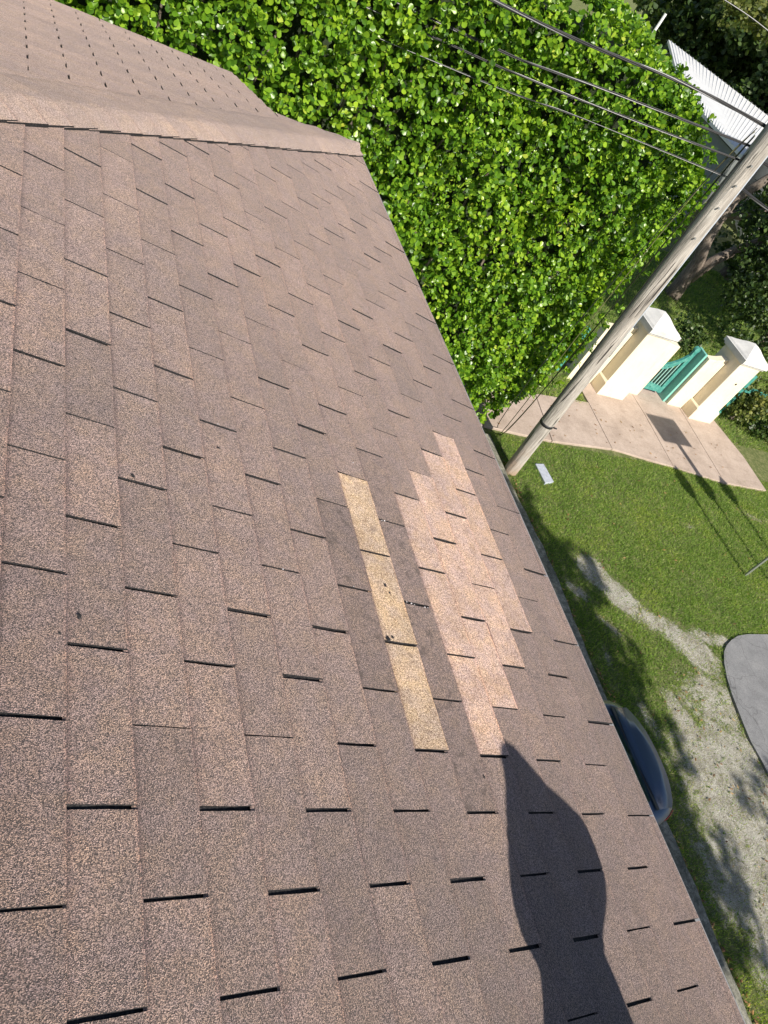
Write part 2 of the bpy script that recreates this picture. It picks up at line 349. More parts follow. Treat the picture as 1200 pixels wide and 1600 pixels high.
for poly in [[(5.2, 9.5), (7.25, 9.5), (7.3, 10.95), (5.2, 10.9)], [(7.25, 9.5), (9.04, 9.45), (9.27, 11.0), (7.3, 10.95)], [(9.04, 9.45), (10.9, 9.6), (10.99, 11.15), (9.27, 11.0)],
             [(10.9, 9.6), (12.8, 9.40), (12.95, 11.2), (12.95, 12.6), (11.0, 12.6), (10.99, 11.15)], [(12.8, 9.40), (14.5, 9.19), (14.75, 12.6), (12.95, 12.6), (12.95, 11.2)],
             [(14.5, 9.19), (16.16, 9.2), (16.2, 10.4), (15.98, 11.7), (15.9, 12.6), (14.75, 12.6)]]: slab_poly(poly)

# ------------------------------------------------------------------ the house: roof built shingle by shingle
TAB = .3048; EXP = .122941; VE = 16.3 * EXP; PT = math.atan(.25)
house = empty('house', (0, 0, 0), 'house whose brown shingled roof fills the photo from the left edge to the lawn', 'house')
# slopes: main falls to +x (eave x=0); far slope falls to +y behind a hip at 45 degrees
HY = 4.23
rm = MB()
xr, yr0 = -5.2, -7.5
def zm(x): return -.25 * x
def zf(y): return -.25 * (y - HY)
T = .02
def quadslab(pts):
    n = len(pts); V = [tuple(p) for p in pts] + [(p[0], p[1], p[2] - .05) for p in pts]
    rm.add(V, [tuple(range(n)), tuple(range(2 * n - 1, n - 1, -1))] + [((i + 1) % n, i, n + i, n + (i + 1) % n) for i in range(n)])
yh = HY + xr
quadslab([(-.012, yr0, .003), (-.012, HY - .03, .003), (xr, yh, zm(xr)), (xr, yr0, zm(xr))])
quadslab([(-.012, HY - .012, .003), (-.56, HY - .012, .003), (-.56, 5.40, zf(5.40)), (2 * xr + .56, 5.40, zf(5.40)), (2 * xr + .56, HY, 0), (2 * xr, HY, 0), (xr, yh, zm(xr))])
quadslab([(2 * xr, HY - .03, .003), (2 * xr, yr0, .003), (xr, yr0, zm(xr)), (xr, yh, zm(xr))])
roof = rm.build('roof', BIT_SHADE, house)
# tab meshes: 8 variants, thin slab with ragged edges and the lower end lifted on the course below
def tab_mesh(i, wd, ln, extra=0, mats=(SH,), sk=0):
    r = random.Random(i); n = 6; V = []; F = []
    g = .0068 + r.uniform(-.0012, .0015)
    up0, top0, top1 = .000, .0042, .0098 + extra
    for s_, (z0, z1) in enumerate(((top0, top1), (top0 - .004, top1 - .0052 - extra))):
        for j in range(n + 1):
            u = -wd / 2 + g / 2 + (wd - g) * j / n + (r.uniform(-.0009, .0009) if j in (0, n) else 0)
            cu = .0006 * r.uniform(-1, 1)
            V.append((u, -.007, z0)); V.append((u + (r.uniform(-.0011, .0011) if j in (0, n) else 0), ln * r.uniform(.4, .6), (z0 + z1) / 2 + cu)); V.append((u + r.uniform(-.0006, .0006), ln + r.uniform(-.0008, .0008), z1 + cu + (.0012 * r.random() if j in (0, n) else 0)))
    k = (n + 1) * 3; Fi = []
    for j in range(n):
        for q in range(2):
            a = j * 3 + q; F.append((a, a + 1, a + 4, a + 3)); Fi.append(0)
    a = 0
    for j in range(n): F.append((j * 3 + 2, k + j * 3 + 2, k + j * 3 + 5, j * 3 + 5)); Fi.append(1)
    for q in range(2):
        F.append((q, k + q, k + q + 1, q + 1)); Fi.append(1)
        b = n * 3; F.append((b + q, b + q + 1, k + b + q + 1, k + b + q)); Fi.append(1)
    return np.array(V), F, Fi
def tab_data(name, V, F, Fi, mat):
    me = bpy.data.meshes.new(name); me.from_pydata(V.tolist(), [], F); me.materials.append(mat); me.materials.append(BIT_SHADE)
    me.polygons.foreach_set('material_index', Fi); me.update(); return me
VAR = [tab_mesh(i, TAB, EXP) for i in range(8)]
EDGE = [tab_mesh(70 + i, TAB, EXP * 1.24) for i in range(8)]
VARX = [tab_mesh(50 + i, TAB, EXP, .003) for i in range(4)]
DATA = {}
def get(kind, i):
    key = (kind, i)
    if key not in DATA:
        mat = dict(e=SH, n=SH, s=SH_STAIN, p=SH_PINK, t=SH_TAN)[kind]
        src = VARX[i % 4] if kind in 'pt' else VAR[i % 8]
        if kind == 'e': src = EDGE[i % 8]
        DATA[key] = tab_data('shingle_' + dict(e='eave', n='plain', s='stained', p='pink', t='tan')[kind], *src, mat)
    return DATA[key]
AU = np.array([0, 1., 0]); AV = np.array([math.cos(PT), 0, -math.sin(PT)]); AN = np.array([math.sin(PT), 0, math.cos(PT)])
# roof matrices: local x = along course (+y world), local y = down slope, local z = normal (left-handed set is avoided by flipping x)
def roofpt(c, u): return AV * (c * EXP - VE) + AU * (u * TAB)
tabs = []
for c in range(-26, 16):
    for ku in range(-13, 15):
        u = ku + (.5 if c % 2 == 0 else 0) + .5          # tab centre; slots lie at integer u (odd courses) or half u (even courses)
        P = roofpt(c + .5, u)
        tabs.append((c, u, P))
def hipclip(c, u):  # does the whole tab lie inside the hip line?
    x1 = roofpt(c, u)[0]; y = (u + .5) * TAB
    return y < 4.11 + x1
prj = project(np.array([t[2] for t in tabs])); order = []
for (c, u, P), q in zip(tabs, prj):
    y0 = (u - .5) * TAB; y1 = (u + .5) * TAB
    x = P[0]
    if y0 > 4.14 + x + EXP * .6: continue
    vis = q[2] > 0 and -150 < q[0] < 1350 and -60 < q[1] < 1720
    order.append((0 if vis else 1, q[2] if q[2] > 0 else 99, c, u, P))
order.sort(key=lambda t: (t[0], t[1]))
def kind_of(c, u):
    if c == 8 and .5 < u < 3.5: return 't'
    if c == 10 and .5 < u < 3.5: return 'p'
    if c == 11 and 1 < u < 4: return 'p'
    if c == 12 and 1.5 < u < 4.5: return 'p'
    if c == 13 and 2 < u < 5: return 'p'
    if c == 9 and 0 < u < 4: return 's'
    if c == 7 and 1 < u < 3: return 's'
    if c == 10 and .5 < u < 4.9 and False: return 's'
    return 'e' if c == 15 else 'n'
def tab_matrix(c, u, r):
    base = roofpt(c, u)
    ang = r.gauss(0, .0022); x = AU * math.cos(ang) + AV * math.sin(ang); y = AV * math.cos(ang) - AU * math.sin(ang)
    base = base + AU * r.gauss(0, .0011) + AV * (r.gauss(0, .0008) + .0013 * math.sin(u * .9 + c * 1.7) + .001 * math.sin(u * 2.3 + c)) + AN * (.0015 * r.random())
    # x,y,z as columns; (AU, AV, AN) is left-handed so mirror x
    return x, y, base
def clip_poly_tab(V, F, Fi, lim):   # clip faces against world half space y < lim + x by moving vertices (shear onto the hip cut)
    W = V.copy(); over = W[:, 1] - (lim + W[:, 0]); W[:, 1] -= np.clip(over, 0, None); return W
sv = []; sf = []; sfi = []; nv = 0; count = 0
LAB = {'t': 'tan replacement shingle, paler and yellower than the old ones', 'p': 'pinkish replacement shingle, paler than the old ones', 's': 'old shingle dark with tar stains beside the tan strip'}
for vis, d, c, u, P in order:
    r = random.Random(c * 1000 + int(u * 2)); x, y, base = tab_matrix(c, u, r)
    k = kind_of(c, u); i = r.randrange(8)
    cut = not hipclip(c, u + .1)
    if count < 300 and not cut:
        o = link('shingle', get(k, i), None, roof)
        o.matrix_local = Matrix(((-x[0], y[0], AN[0], base[0]), (-x[1], y[1], AN[1], base[1]), (-x[2], y[2], AN[2], base[2]), (0, 0, 0, 1)))
        if k in LAB: o['label'] = LAB[k]
        count += 1
    else:
        V, F, Fi = (EDGE if k == 'e' else VAR)[i]; W = base + V[:, :1] * -x + V[:, 1:2] * y + V[:, 2:] * AN
        if cut:
            W = clip_poly_tab(W, F, Fi, 4.125)
            if W[:, 1].max() - W[:, 1].min() < .02: continue
        sv.append(W); sf += [tuple(a + nv for a in f) for f in F]; sfi += Fi; nv += len(W)
o = mesh('shingle_field', np.concatenate(sv), sf, None, roof); o.data.materials.append(SH); o.data.materials.append(BIT_SHADE)
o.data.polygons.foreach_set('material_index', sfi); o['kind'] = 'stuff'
# far slope, joined: slots run along +y, courses along x
sv = []; sf = []; sfi = []; nv = 0
BU = np.array([1., 0, 0]); BV = np.array([0, math.cos(PT), -math.sin(PT)]); BN = np.array([0, math.sin(PT), math.cos(PT)])
for c in range(-34, 11):
    for ku in range(-22, 8):
        # slots seen at x = -1.93 + k*TAB on courses whose lower edge sits at y = HY + ...
        xc = -1.93 + (ku + .5) * TAB + (TAB / 2 if c % 2 else 0)
        base = np.array([xc, 0, 0]) + np.array([0, HY, 0]) + BV * ((c * EXP) + .02)
        yb = base[1] + EXP * .97
        if xc > -.56 and c > 0 - 1: 
            if base[1] + .1 > HY and xc - TAB / 2 > -.57: continue
        if yb > 5.46: continue
        if yb < HY + xc - TAB / 2 - .05: continue
        if xc > .05: continue
        V, F, Fi = VAR[(c * 7 + ku) % 8]
        W = base + V[:, :1] * BU * 1 + V[:, 1:2] * BV + V[:, 2:] * BN
        lim = np.where(c > -1, -.555, .0); over = W[:, 0] - lim; W[:, 0] -= np.clip(over, 0, None)
        up_ = np.clip((HY + W[:, 0] + .02) - W[:, 1], 0, None); W[:, 1] += up_; W[:, 2] -= .25 * up_
        sv.append(W); sf += [tuple(a + nv for a in f) for f in F]; sfi += Fi; nv += len(W)
o = mesh('far_slope_shingle', np.concatenate(sv), sf, None, roof); o.data.materials.append(SH_FAR); o.data.materials.append(BIT_SHADE)
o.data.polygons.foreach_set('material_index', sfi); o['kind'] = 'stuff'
# hip caps: folded pieces lapping up the hip
HD = np.array([-1, -1, .25]); HD = HD / np.linalg.norm(HD)
start = np.array([.012, HY + .012, .0])
def cap_mesh(i):
    r = random.Random(i + 90); V = []; F = []; Fi = []
    # local frame at hip: a = up the hip, side offsets on each slope
    def side(s_, off, z): # s_=-1 main side, +1 far side; returns world offset
        if s_ < 0: dxy = np.array([1, -1, 0]) / math.sqrt(2)
        else: dxy = np.array([-1, 1, 0]) / math.sqrt(2)
        p = dxy * off
        zz = -.25 * p[0] if s_ < 0 else -.25 * p[1]
        return np.array([p[0], p[1], zz + z])
    for a, z in ((-.004, .026), (EXP * 1.35, .019)):
        row = [side(-1, .108 + r.uniform(-.003, .003), z - .008), side(-1, .055, z), side(-1, .012, z + .0012), side(1, .012, z + .0012), side(1, .1, z), side(1, .2, z - .002), side(1, .262 + r.uniform(-.002, .002), z - .01)]
        V += [p + HD * a for p in row]
        V += [p + HD * a - np.array([0, 0, .006 if j not in (0,) else .014]) for j, p in enumerate(row)]
    for j in range(6):
        F.append((j, j + 1, 14 + j + 1, 14 + j)); Fi.append(0)
        F.append((7 + j, 7 + j + 1, j + 1, j)); Fi.append(1)
    F.append((0, 14, 21, 7)); Fi.append(1); F.append((6, 13, 27, 20)); Fi.append(0)
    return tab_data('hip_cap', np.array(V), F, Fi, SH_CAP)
CAPS = [cap_mesh(i) for i in range(4)]
for i in range(50):
    p = start + HD * (i * EXP)
    if p[0] < -5.2: break
    dta = CAPS[i % 4]
    if i < 4:                                       # the lowest caps are trimmed flush with both eaves
        dta = CAPS[i % 4].copy()
        for v in dta.vertices:
            if v.co.y + p[1] > HY + .015: v.co.y = HY + .015 - p[1]
            if v.co.x + p[0] > .014: v.co.x = .014 - p[0]
    o = link('hip_cap', dta, None, roof); o.location = p + np.array([random.gauss(0, .001), random.gauss(0, .001), 0])
# fascia, drip edge and walls
mb = MB(); mb.box((-.03, yr0, -.028), (.014, HY + .01, -.002)); mb.build('drip_edge', DRIP, house)
mb = MB(); mb.box((-.05, yr0, -.2), (-.002, HY, -.028)); mb.box((-.56, HY - .05, -.2), (-.05, HY - .002, -.028)); mb.build('fascia', FASCIA, house)
mb = MB(); mb.box((-.56, HY, -.028), (.014, HY + .012, -.004)); mb.build('drip_edge', DRIP, house)
mb = MB(); mb.prism_y([(-9.84, -.34), (-.555, -.34), (-.555, -.305), (-9.84, -.305)], 5.38, 5.412); mb.build('drip_edge', DRIP, house)
mb = MB(); mb.box((2 * xr + .5, yr0 + .4, G - .1), (-.55, HY - .5, -.12)); mb.box((2 * xr + 1, HY - .5, G - .1), (-1.0, 4.9, -.32)); mb.build('wall', STUCCO, house)
for yy in (-3.5, -.2, 2.4):
    for zz in (-1.9, -4.8):
        mb = MB(); mb.box((-.56, yy, zz - .6), (-.5, yy + 1.2, zz + .7)); f = mb.build('window', FASCIA, house)
        mb = MB(); mb.box((-.5, yy + .07, zz - .53), (-.49, yy + 1.13, zz + .63)); mb.build('pane', simple('window_glass', (.03, .04, .05), .08, .1), f)

# small pale debris in slots near the patch
pc = simple('pale_grit', (.6, .58, .6), .7, .2)
for (c, u, du) in [(9, 2.5, 0), (9, 2.52, .3), (9, 1.02, .1)]: pass
bits = MB()
for (c, u) in [(9.15, 2.99), (9.25, 3.0), (9.4, 1.99), (9.15, 2.0), (9.3, 1.995), (7.5, 2.02), (5.55, 2.01), (9.75, 1.99), (9.85, 1.99), (4.5, 3.52), (8.7, 3.72)]:
    p = roofpt(c, u) + AN * .009; r_ = .0015 + random.random() * .002
    bits.add([p + AU * r_, p + AV * r_ * 1.2, p - AU * r_, p - AV * r_, p + AN * r_, p - AN * r_], [(0, 1, 4), (1, 2, 4), (2, 3, 4), (3, 0, 4), (1, 0, 5), (2, 1, 5), (3, 2, 5), (0, 3, 5)])
o = bits.build('debris', pc); prop(o, 'tiny pale chips of grit caught in the shingle slots beside the tan strip', None, None, 'stuff')
tar = MB()
for (c, u, r0) in [(8.15, 1.52, .011), (8.3, 1.55, .006), (8.55, 2.13, .009), (8.62, 2.05, .005), (10.9, 2.0, .005), (2.3, 2.55, .007), (1.2, 1.2, .008), (.9, 1.05, .005), (4.4, 3.2, .006), (9.9, .3, .006)]:
    r0 *= .62; p = roofpt(c, u) + AN * .0105; n_ = 9; r_ = random.Random(int(c * 100))
    ring = [p + r0 * r_.uniform(.55, 1.3) * (math.cos(a) * AU * 1.5 + math.sin(a) * AV) for a in np.arange(n_) * 2 * math.pi / n_]
    tar.add(ring + [p + AN * .003], [(i, n_, (i + 1) % n_) for i in range(n_)])
o = tar.build('tar_spots', BIT_SHADE, None); prop(o, 'small dark tar spots and dirt crumbs on the tan strip and old shingles', None, None, 'stuff')

# ------------------------------------------------------------------ hedge
def obovate(L, W, seg=4):
    """leaf of 8 points round a folded midrib, base at origin, along +y, normal +z"""
    ts = [0, .3, .62, .88, 1.0]; ws = [.05, .30, .5, .36, .0]
    V = []; 
    for t, w_ in zip(ts, ws):
        z = .10 * math.sin(t * 2.4) * L - .06 * t * L
        V += [(-w_ * W, t * L, z + .07 * W), (0, t * L, z), (w_ * W, t * L, z + .07 * W)]
    F = []
    for i in range(4):
        a = i * 3; F += [(a, a + 1, a + 4, a + 3), (a + 1, a + 2, a + 5, a + 4)]
    return np.array(V), np.array(F)
def scatter_leaves(name, pos, nrm, L, mat, parent=None, per=6, W=.75, spread=.9, keep=0, jitter=.35, kind=None, parts=0):
    LV, LF = obovate(1.0, W); nl = len(LV)
    n = len(pos); P = np.repeat(pos, per, 0); N = np.repeat(nrm, per, 0)
    n2 = len(P)
    # twig axis = normal with jitter; leaves fan round it
    N = N + np.repeat(RNG.normal(0, jitter, (n, 3)), per, 0); N /= np.linalg.norm(N, axis=1)[:, None]
    a = np.cross(N, np.array([.3, .2, 1.0])); a /= np.linalg.norm(a, axis=1)[:, None]; b = np.cross(N, a)
    ang = np.tile(np.arange(per) * 2.4, n) + np.repeat(RNG.random(n) * 6.28, per) + RNG.normal(0, .25, n2)
    rad = np.cos(ang)[:, None] * a + np.sin(ang)[:, None] * b
    tilt = RNG.uniform(.15, 1.0, n2) * spread
    D = rad * np.cos(tilt)[:, None] + N * np.sin(tilt)[:, None]     # leaf axis
    Z = -rad * np.sin(tilt)[:, None] + N * np.cos(tilt)[:, None]
    tw = RNG.normal(0, .45, n2)[:, None]; X_ = np.cross(D, Z); Z = Z * np.cos(tw) + X_ * np.sin(tw); X_ = np.cross(D, Z)
    s_ = L * RNG.uniform(.55, 1.25, n2)[:, None, None]
    O = P - N * (np.tile(np.arange(per), n) * L * .16)[:, None] + RNG.normal(0, L * .12, (n2, 3))
    Vv = O[:, None, :] + s_ * (LV[None, :, 0:1] * X_[:, None, :] + LV[None, :, 1:2] * D[:, None, :] + LV[None, :, 2:3] * Z[:, None, :])
    idx = np.arange(n2)
    if parts:
        q = project(O); ok = (q[:, 0] > 150) & (q[:, 0] < 1180) & (q[:, 1] > 5) & (q[:, 1] < 600) & (q[:, 2] > 0)
        pick = np.where(ok)[0]; pick = RNG.choice(pick, min(parts, len(pick)), replace=False)
        mes = []
        me = bpy.data.meshes.new('leaf'); me.from_pydata(LV.tolist(), [], LF.tolist()); me.materials.append(mat); me.update()
        me.polygons.foreach_set('use_smooth', [True] * len(LF))
        pl = wloc(parent)
        for i in pick:
            o = link('leaf', me, None, parent); k = float(s_[i, 0, 0])
            x, y, z, t = X_[i] * k, D[i] * k, Z[i] * k, O[i] - pl
            o.matrix_local = Matrix(((x[0], y[0], z[0], t[0]), (x[1], y[1], z[1], t[1]), (x[2], y[2], z[2], t[2]), (0, 0, 0, 1)))
        idx = np.setdiff1d(idx, pick)
    Vv = Vv[idx].reshape(-1, 3); FF = (LF[None] + (np.arange(len(idx)) * nl)[:, None, None]).reshape(-1, 4)
    o = fast_mesh(name, Vv, FF, mat, parent, smooth=True)
    if kind: o['kind'] = kind
    return o
ENDZ = [-6.3, -5.9, -5.0, -4.3, -3.3, -2.4, -1.7, -.8, -.3, .4, .7]; ENDX = [7.6, 7.7, 8.1, 8.35, 8.1, 8.1, 8.5, 8.4, 7.8, 6.85, 5.3]
def xend(z): return np.interp(z, ENDZ, ENDX)
hedge = empty('hedge', (3.0, 10.2, G), 'tall glossy green broadleaf hedge rising behind the roof and the wires', 'hedge')
N1 = 12800
# front face
x = RNG.uniform(-6.5, 8.6, N1); z = G + .25 + (6.85) * RNG.random(N1); okx = x < xend(z) - .05
hide = (z < -3.2) & (x < 5) & (RNG.random(N1) < .6)
ok = okx & ~hide; x = x[ok]; z = z[ok]
edge = np.clip((x - (xend(z) - .9)) / .9, 0, 1)
topr = np.clip((z - .1) / .6, 0, 1)
bump_ = .5 * (fbm(x, z + 30, .8) - .5) * 2 + .3 * (fbm(x, z, 2.4) - .5) * 2
y = 9.35 + bump_ + edge ** 2 * .8 + topr ** 2 * .5 + RNG.random(len(x)) ** 2 * .35
# pull-in at the bottom where the hedge overhangs the walk
P1 = np.c_[x, y, z]; Nn = np.c_[edge * .9 + RNG.normal(0, .25, len(x)), -1 + .3 * edge, .35 + topr + RNG.normal(0, .25, len(x))]
# top
n = 2600; x = RNG.uniform(-6.5, 7.6, n); y = RNG.uniform(9.6, 12, n); z = np.where(x < 4.9, .72, np.interp(x, [4.9, 6.4, 7.6], [.7, .4, -.3])) + .25 * (fbm(x, y, 1.2) - .5) * 2 + RNG.normal(0, .05, n)
P2 = np.c_[x, y, z]; N2 = np.c_[RNG.normal(0, .2, n), RNG.normal(-.3, .2, n), np.ones(n)]
# end
n = 2300; z = G + .3 + 6.2 * RNG.random(n); y = RNG.uniform(9.7, 11.9, n); x = xend(z) - .15 + .22 * (fbm(y, z, 1.5) - .5) * 2 - np.clip(y - 11.2, 0, 1) * .5
P3 = np.c_[x, y, z]; N3 = np.c_[np.ones(n), RNG.normal(-.3, .3, n), RNG.normal(.3, .3, n)]
# sparse shoots beyond the outline
n = 170; z = RNG.uniform(-5.2, .3, n); t = RNG.random(n); x = xend(z) + RNG.uniform(-.1, .3, n) * (z < .2); y = 9.6 + RNG.random(n) * .8
P4 = np.c_[x, y, z]; N4 = np.c_[np.ones(n), RNG.normal(-.3, .3, n), np.full(n, .8)]
pos = np.concatenate([P1, P2, P3, P4]); nr = np.concatenate([Nn, N2, N3, N4])
low = (pos[:, 2] < -5.3) & (pos[:, 0] > 7.9) & (pos[:, 1] < 11); pos = pos[~low]; nr = nr[~low]
scatter_leaves('foliage', pos, nr, .083, HEDGE, hedge, per=8, W=.72, parts=300, kind='stuff')
# deeper, sparser shaded layer
n = 3500; x = RNG.uniform(-6, 8.2, n); z = G + .3 + 6.5 * RNG.random(n); ok = x < xend(z) - .35; x = x[ok]; z = z[ok]
y = 9.95 + .3 * (fbm(x, z + 30, .8) - .5) * 2 + RNG.random(len(x)) * .2
scatter_leaves('inner_foliage', np.c_[x, y, z], np.c_[RNG.normal(0, .4, len(x)), -np.ones(len(x)), RNG.normal(.3, .4, len(x))], .11, HEDGE, hedge, per=6, kind='stuff')
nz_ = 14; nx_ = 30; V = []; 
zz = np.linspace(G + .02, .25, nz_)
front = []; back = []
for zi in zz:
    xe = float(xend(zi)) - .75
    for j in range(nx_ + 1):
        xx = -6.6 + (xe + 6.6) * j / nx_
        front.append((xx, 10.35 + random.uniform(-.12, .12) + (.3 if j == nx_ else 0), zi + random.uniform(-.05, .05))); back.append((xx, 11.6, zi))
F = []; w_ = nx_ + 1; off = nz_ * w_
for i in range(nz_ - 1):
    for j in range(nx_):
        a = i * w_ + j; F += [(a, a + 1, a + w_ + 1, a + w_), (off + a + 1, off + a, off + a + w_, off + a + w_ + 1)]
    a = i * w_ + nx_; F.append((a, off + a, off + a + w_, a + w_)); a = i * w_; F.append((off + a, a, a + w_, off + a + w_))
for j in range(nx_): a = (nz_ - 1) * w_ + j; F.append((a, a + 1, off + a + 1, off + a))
mesh('shade_core', front + back, F, CORE, hedge)  # dark solid core added behind the leaves to stand for interior shade
mb = MB()
for i in range(26):
    x0 = -5.5 + i * .5 + random.uniform(-.15, .15); p = [(x0, 10.2, G - .05)]
    for k in range(1, 7): p.append((p[-1][0] + random.uniform(-.15, .15), 10.1 + random.uniform(-.25, .2), G + k * 1.0))
    mb.tube(p, [.035 - .004 * k for k in range(7)], 6)
mb.build('stem', BARK, hedge)

# ------------------------------------------------------------------ lawn blades
def blades(name, n, xr_, yr_, mat, fn, h, wdt, label):
    x = RNG.uniform(*xr_, n); y = RNG.uniform(*yr_, n); keepm = fn(x, y); x = x[keepm]; y = y[keepm]; n = len(x)
    hh = h * RNG.uniform(.5, 1.3, n); a = RNG.random(n) * 6.283; lean = RNG.uniform(.1, .9, n) * hh
    ca, sa = np.cos(a), np.sin(a); z0 = G + .03 * (fbm(x, y, .9) - .5) + .02 * (fbm(x, y, 5) - .5) - .004
    w2 = wdt * RNG.uniform(.7, 1.3, n)
    b = RNG.random(n) * 6.283
    V = np.stack([np.c_[x - w2 * np.cos(b), y - w2 * np.sin(b), z0], np.c_[x + w2 * np.cos(b), y + w2 * np.sin(b), z0],
                  np.c_[x + lean * ca * .5 + w2 * .7 * np.cos(b), y + lean * sa * .5 + w2 * .7 * np.sin(b), z0 + hh * .7], np.c_[x + lean * ca, y + lean * sa, z0 + hh]], 1).reshape(-1, 3)
    F = np.arange(n * 4).reshape(-1, 4)
    o = fast_mesh(name, V, F, mat); prop(o, label, 'grass', None, 'stuff'); return o
def on_paving(x, y):
    rd_ = (x > 10.25 + .0 * y) & (y < np.interp(x, [10.2, 10.5, 10.82, 11.23, 12.5, 20], [2.4, 3.9, 4.44, 4.7, 4.87, 5.1]))
    sw = (y > 9.42) & (x < 16.2) & (y < 12.6) & ~((x < 10.95) & (y > 11.0))
    return rd_ | sw | (x < 7.36)
def fgreen(x, y):
    b = bare(x, y); q = project(np.c_[x, y, np.full_like(x, G)]); inv = (q[:, 0] > 700) & (q[:, 0] < 1330) & (q[:, 1] > 560) & (q[:, 1] < 1720)
    return ~on_paving(x, y) & inv & (RNG.random(len(x)) > np.clip(b * 1.75 - .1, 0, .93)) & (RNG.random(len(x)) < .35 + 1.1 * fbm(x, y, 3.1))
def fdry(x, y):
    b = bare(x, y); q = project(np.c_[x, y, np.full_like(x, G)]); inv = (q[:, 0] > 700) & (q[:, 0] < 1330) & (q[:, 1] > 560) & (q[:, 1] < 1720)
    return ~on_paving(x, y) & inv & (RNG.random(len(x)) < np.clip(.1 + b * 1.2, 0, .6)) & (b < .92)
blades('grass', 420000, (7.3, 17.5), (-1.6, 9.6), GRASS, fgreen, .05, .0045, 'short green lawn grass between the sidewalk and the sandy patch')
blades('dry_grass', 90000, (7.3, 17.5), (-1.6, 9.6), DRYG, fdry, .035, .004, 'straw coloured dry grass in the sandy bare patches')
def fback(x, y): return ~on_paving(x, y) & (RNG.random(len(x)) < .9)
blades('back_grass', 130000, (9, 24), (10.9, 22), GRASS, fback, .08, .008, 'grass behind the gate and beyond the sidewalk corner')

# ------------------------------------------------------------------ gate walls
def pillar_cap(mb, x0, y0, x1, y1, z):
    # stepped moulding then concave pyramid
    def ring(o_, zz): return [(x0 - o_, y0 - o_, zz), (x1 + o_, y0 - o_, zz), (x1 + o_, y1 + o_, zz), (x0 - o_, y1 + o_, zz)]
    cx, cy = (x0 + x1) / 2, (y0 + y1) / 2; hw = (x1 - x0) / 2
    R = [ring(-.02, z), ring(.04, z + .001), ring(.045, z + .05), ring(.085, z + .055), ring(.09, z + .17), ring(.06, z + .175)]
    for t, zz in ((.92, .21), (.74, .245), (.5, .31), (.3, .375), (.16, .405), (.06, .412)):
        R.append([(cx + sx * (hw + .06) * t, cy + sy * (hw + .06) * t, z + zz) for sx, sy in ((-1, -1), (1, -1), (1, 1), (-1, 1))])
    mb.rings(R)
def gate_pillar(x0, y0, label, wing_l, wing_r, wd=.78, grp='cream gate pillars'):
    o = empty('gate_pillar', (x0 + wd / 2, y0 + wd / 2, G), label, 'gate pillar', grp)
    top = G + 1.93
    mb = MB(); mb.box((x0, y0, G - .1), (x0 + wd, y0 + wd, top)); bevel(mb.build('shaft', CREAM, o), .012)
    mb = MB(); mb.rings([[(x0 - e, y0 - e, zz), (x0 + wd + e, y0 - e, zz), (x0 + wd + e, y0 + wd + e, zz), (x0 - e, y0 + wd + e, zz)] for e, zz in ((.05, G - .1), (.05, G + .40), (.003, G + .45))])
    bevel(mb.build('plinth', CREAM, o), .01)
    mb = MB(); pillar_cap(mb, x0, y0, x0 + wd, y0 + wd, top); mb.build('cap', CAPM, o)
    yw0, yw1 = y0 + .34, y0 + .34 + .2
    for (xa, xb, hi, lo) in (wing_l, wing_r):
        # swept top: high beside the pillar, dipping away with a rounded shoulder
        pts = [(xa, G - .1), (xb, G - .1)]; n_ = 12; far_right = xb > x0 + wd
        prof = []
        for k in range(n_ + 1):
            t = k / n_; xx = xa + (xb - xa) * t; q = t if far_right else 1 - t
            zz = lo + (hi - lo) * (1 - math.sin(min(1, q * 1.15) * math.pi / 2)) 
            prof.append((xx, G + zz))
        poly = pts + prof[::-1]
        mb = MB(); mb.prism_y(poly, yw0, yw1); bevel(mb.build('wing_wall', CREAM, o), .012)
    return o
gate_pillar(11.55, 11.62, 'left cream gate pillar partly behind the wooden pole, with white pyramid cap', (10.75, 11.548, 1.80, 1.62), (12.332, 13.14, 1.82, 1.66))
rp = gate_pillar(14.83, 11.56, 'right cream gate pillar with small stained hole, bushes climbing at its side', (14.22, 14.828, 1.75, 1.62), (15.612, 16.05, 1.72, 1.50))
mb = MB(); cxh, chz = 15.28, G + 1.35
ring = [(cxh + .032 * math.cos(a), 11.556, chz + .032 * math.sin(a)) for a in np.arange(10) * .628]; mb.add(ring + [(cxh, 11.575, chz)], [tuple(range(10))]); mb.build('hole', BIT_SHADE, rp)
# gate
gate = empty('gate', (13.6, 12.0, G), 'low teal wooden gate with a scooped top rail between the cream pillars', 'gate')
gx0, gx1 = 12.72, 14.04; gy0, gy1 = 12.18, 12.24; gz = G + .14
def gtop(x): 
    t = (x - gx0) / (gx1 - gx0); return G + 1.0 + .62 * (2 * t - 1) ** 2 * (1 if True else 0)
for xa, xb in ((gx0, gx0 + .13), (gx1 - .13, gx1)):
    mb = MB(); mb.box((xa, gy0 - .01, gz), (xb, gy1 + .01, G + 1.56)); bevel(mb.build('stile', TEAL, gate), .01)
    mb = MB(); c_ = ((xa + xb) / 2, (gy0 + gy1) / 2, G + 1.6)
    mb.prism_y([(c_[0] + .085 * math.cos(a), c_[2] + .085 * math.sin(a)) for a in np.arange(16) * math.pi / 8], gy0 - .014, gy1 + .014); mb.build('finial', TEAL, gate)
pts = [gx0 + .13 + (gx1 - gx0 - .26) * k / 14 for k in range(15)]
mb = MB(); mb.prism_y([(x, gtop(x) - .17) for x in pts] + [(x, gtop(x)) for x in pts[::-1]], gy0 - .004, gy1 + .004); mb.build('top_rail', TEAL, gate)
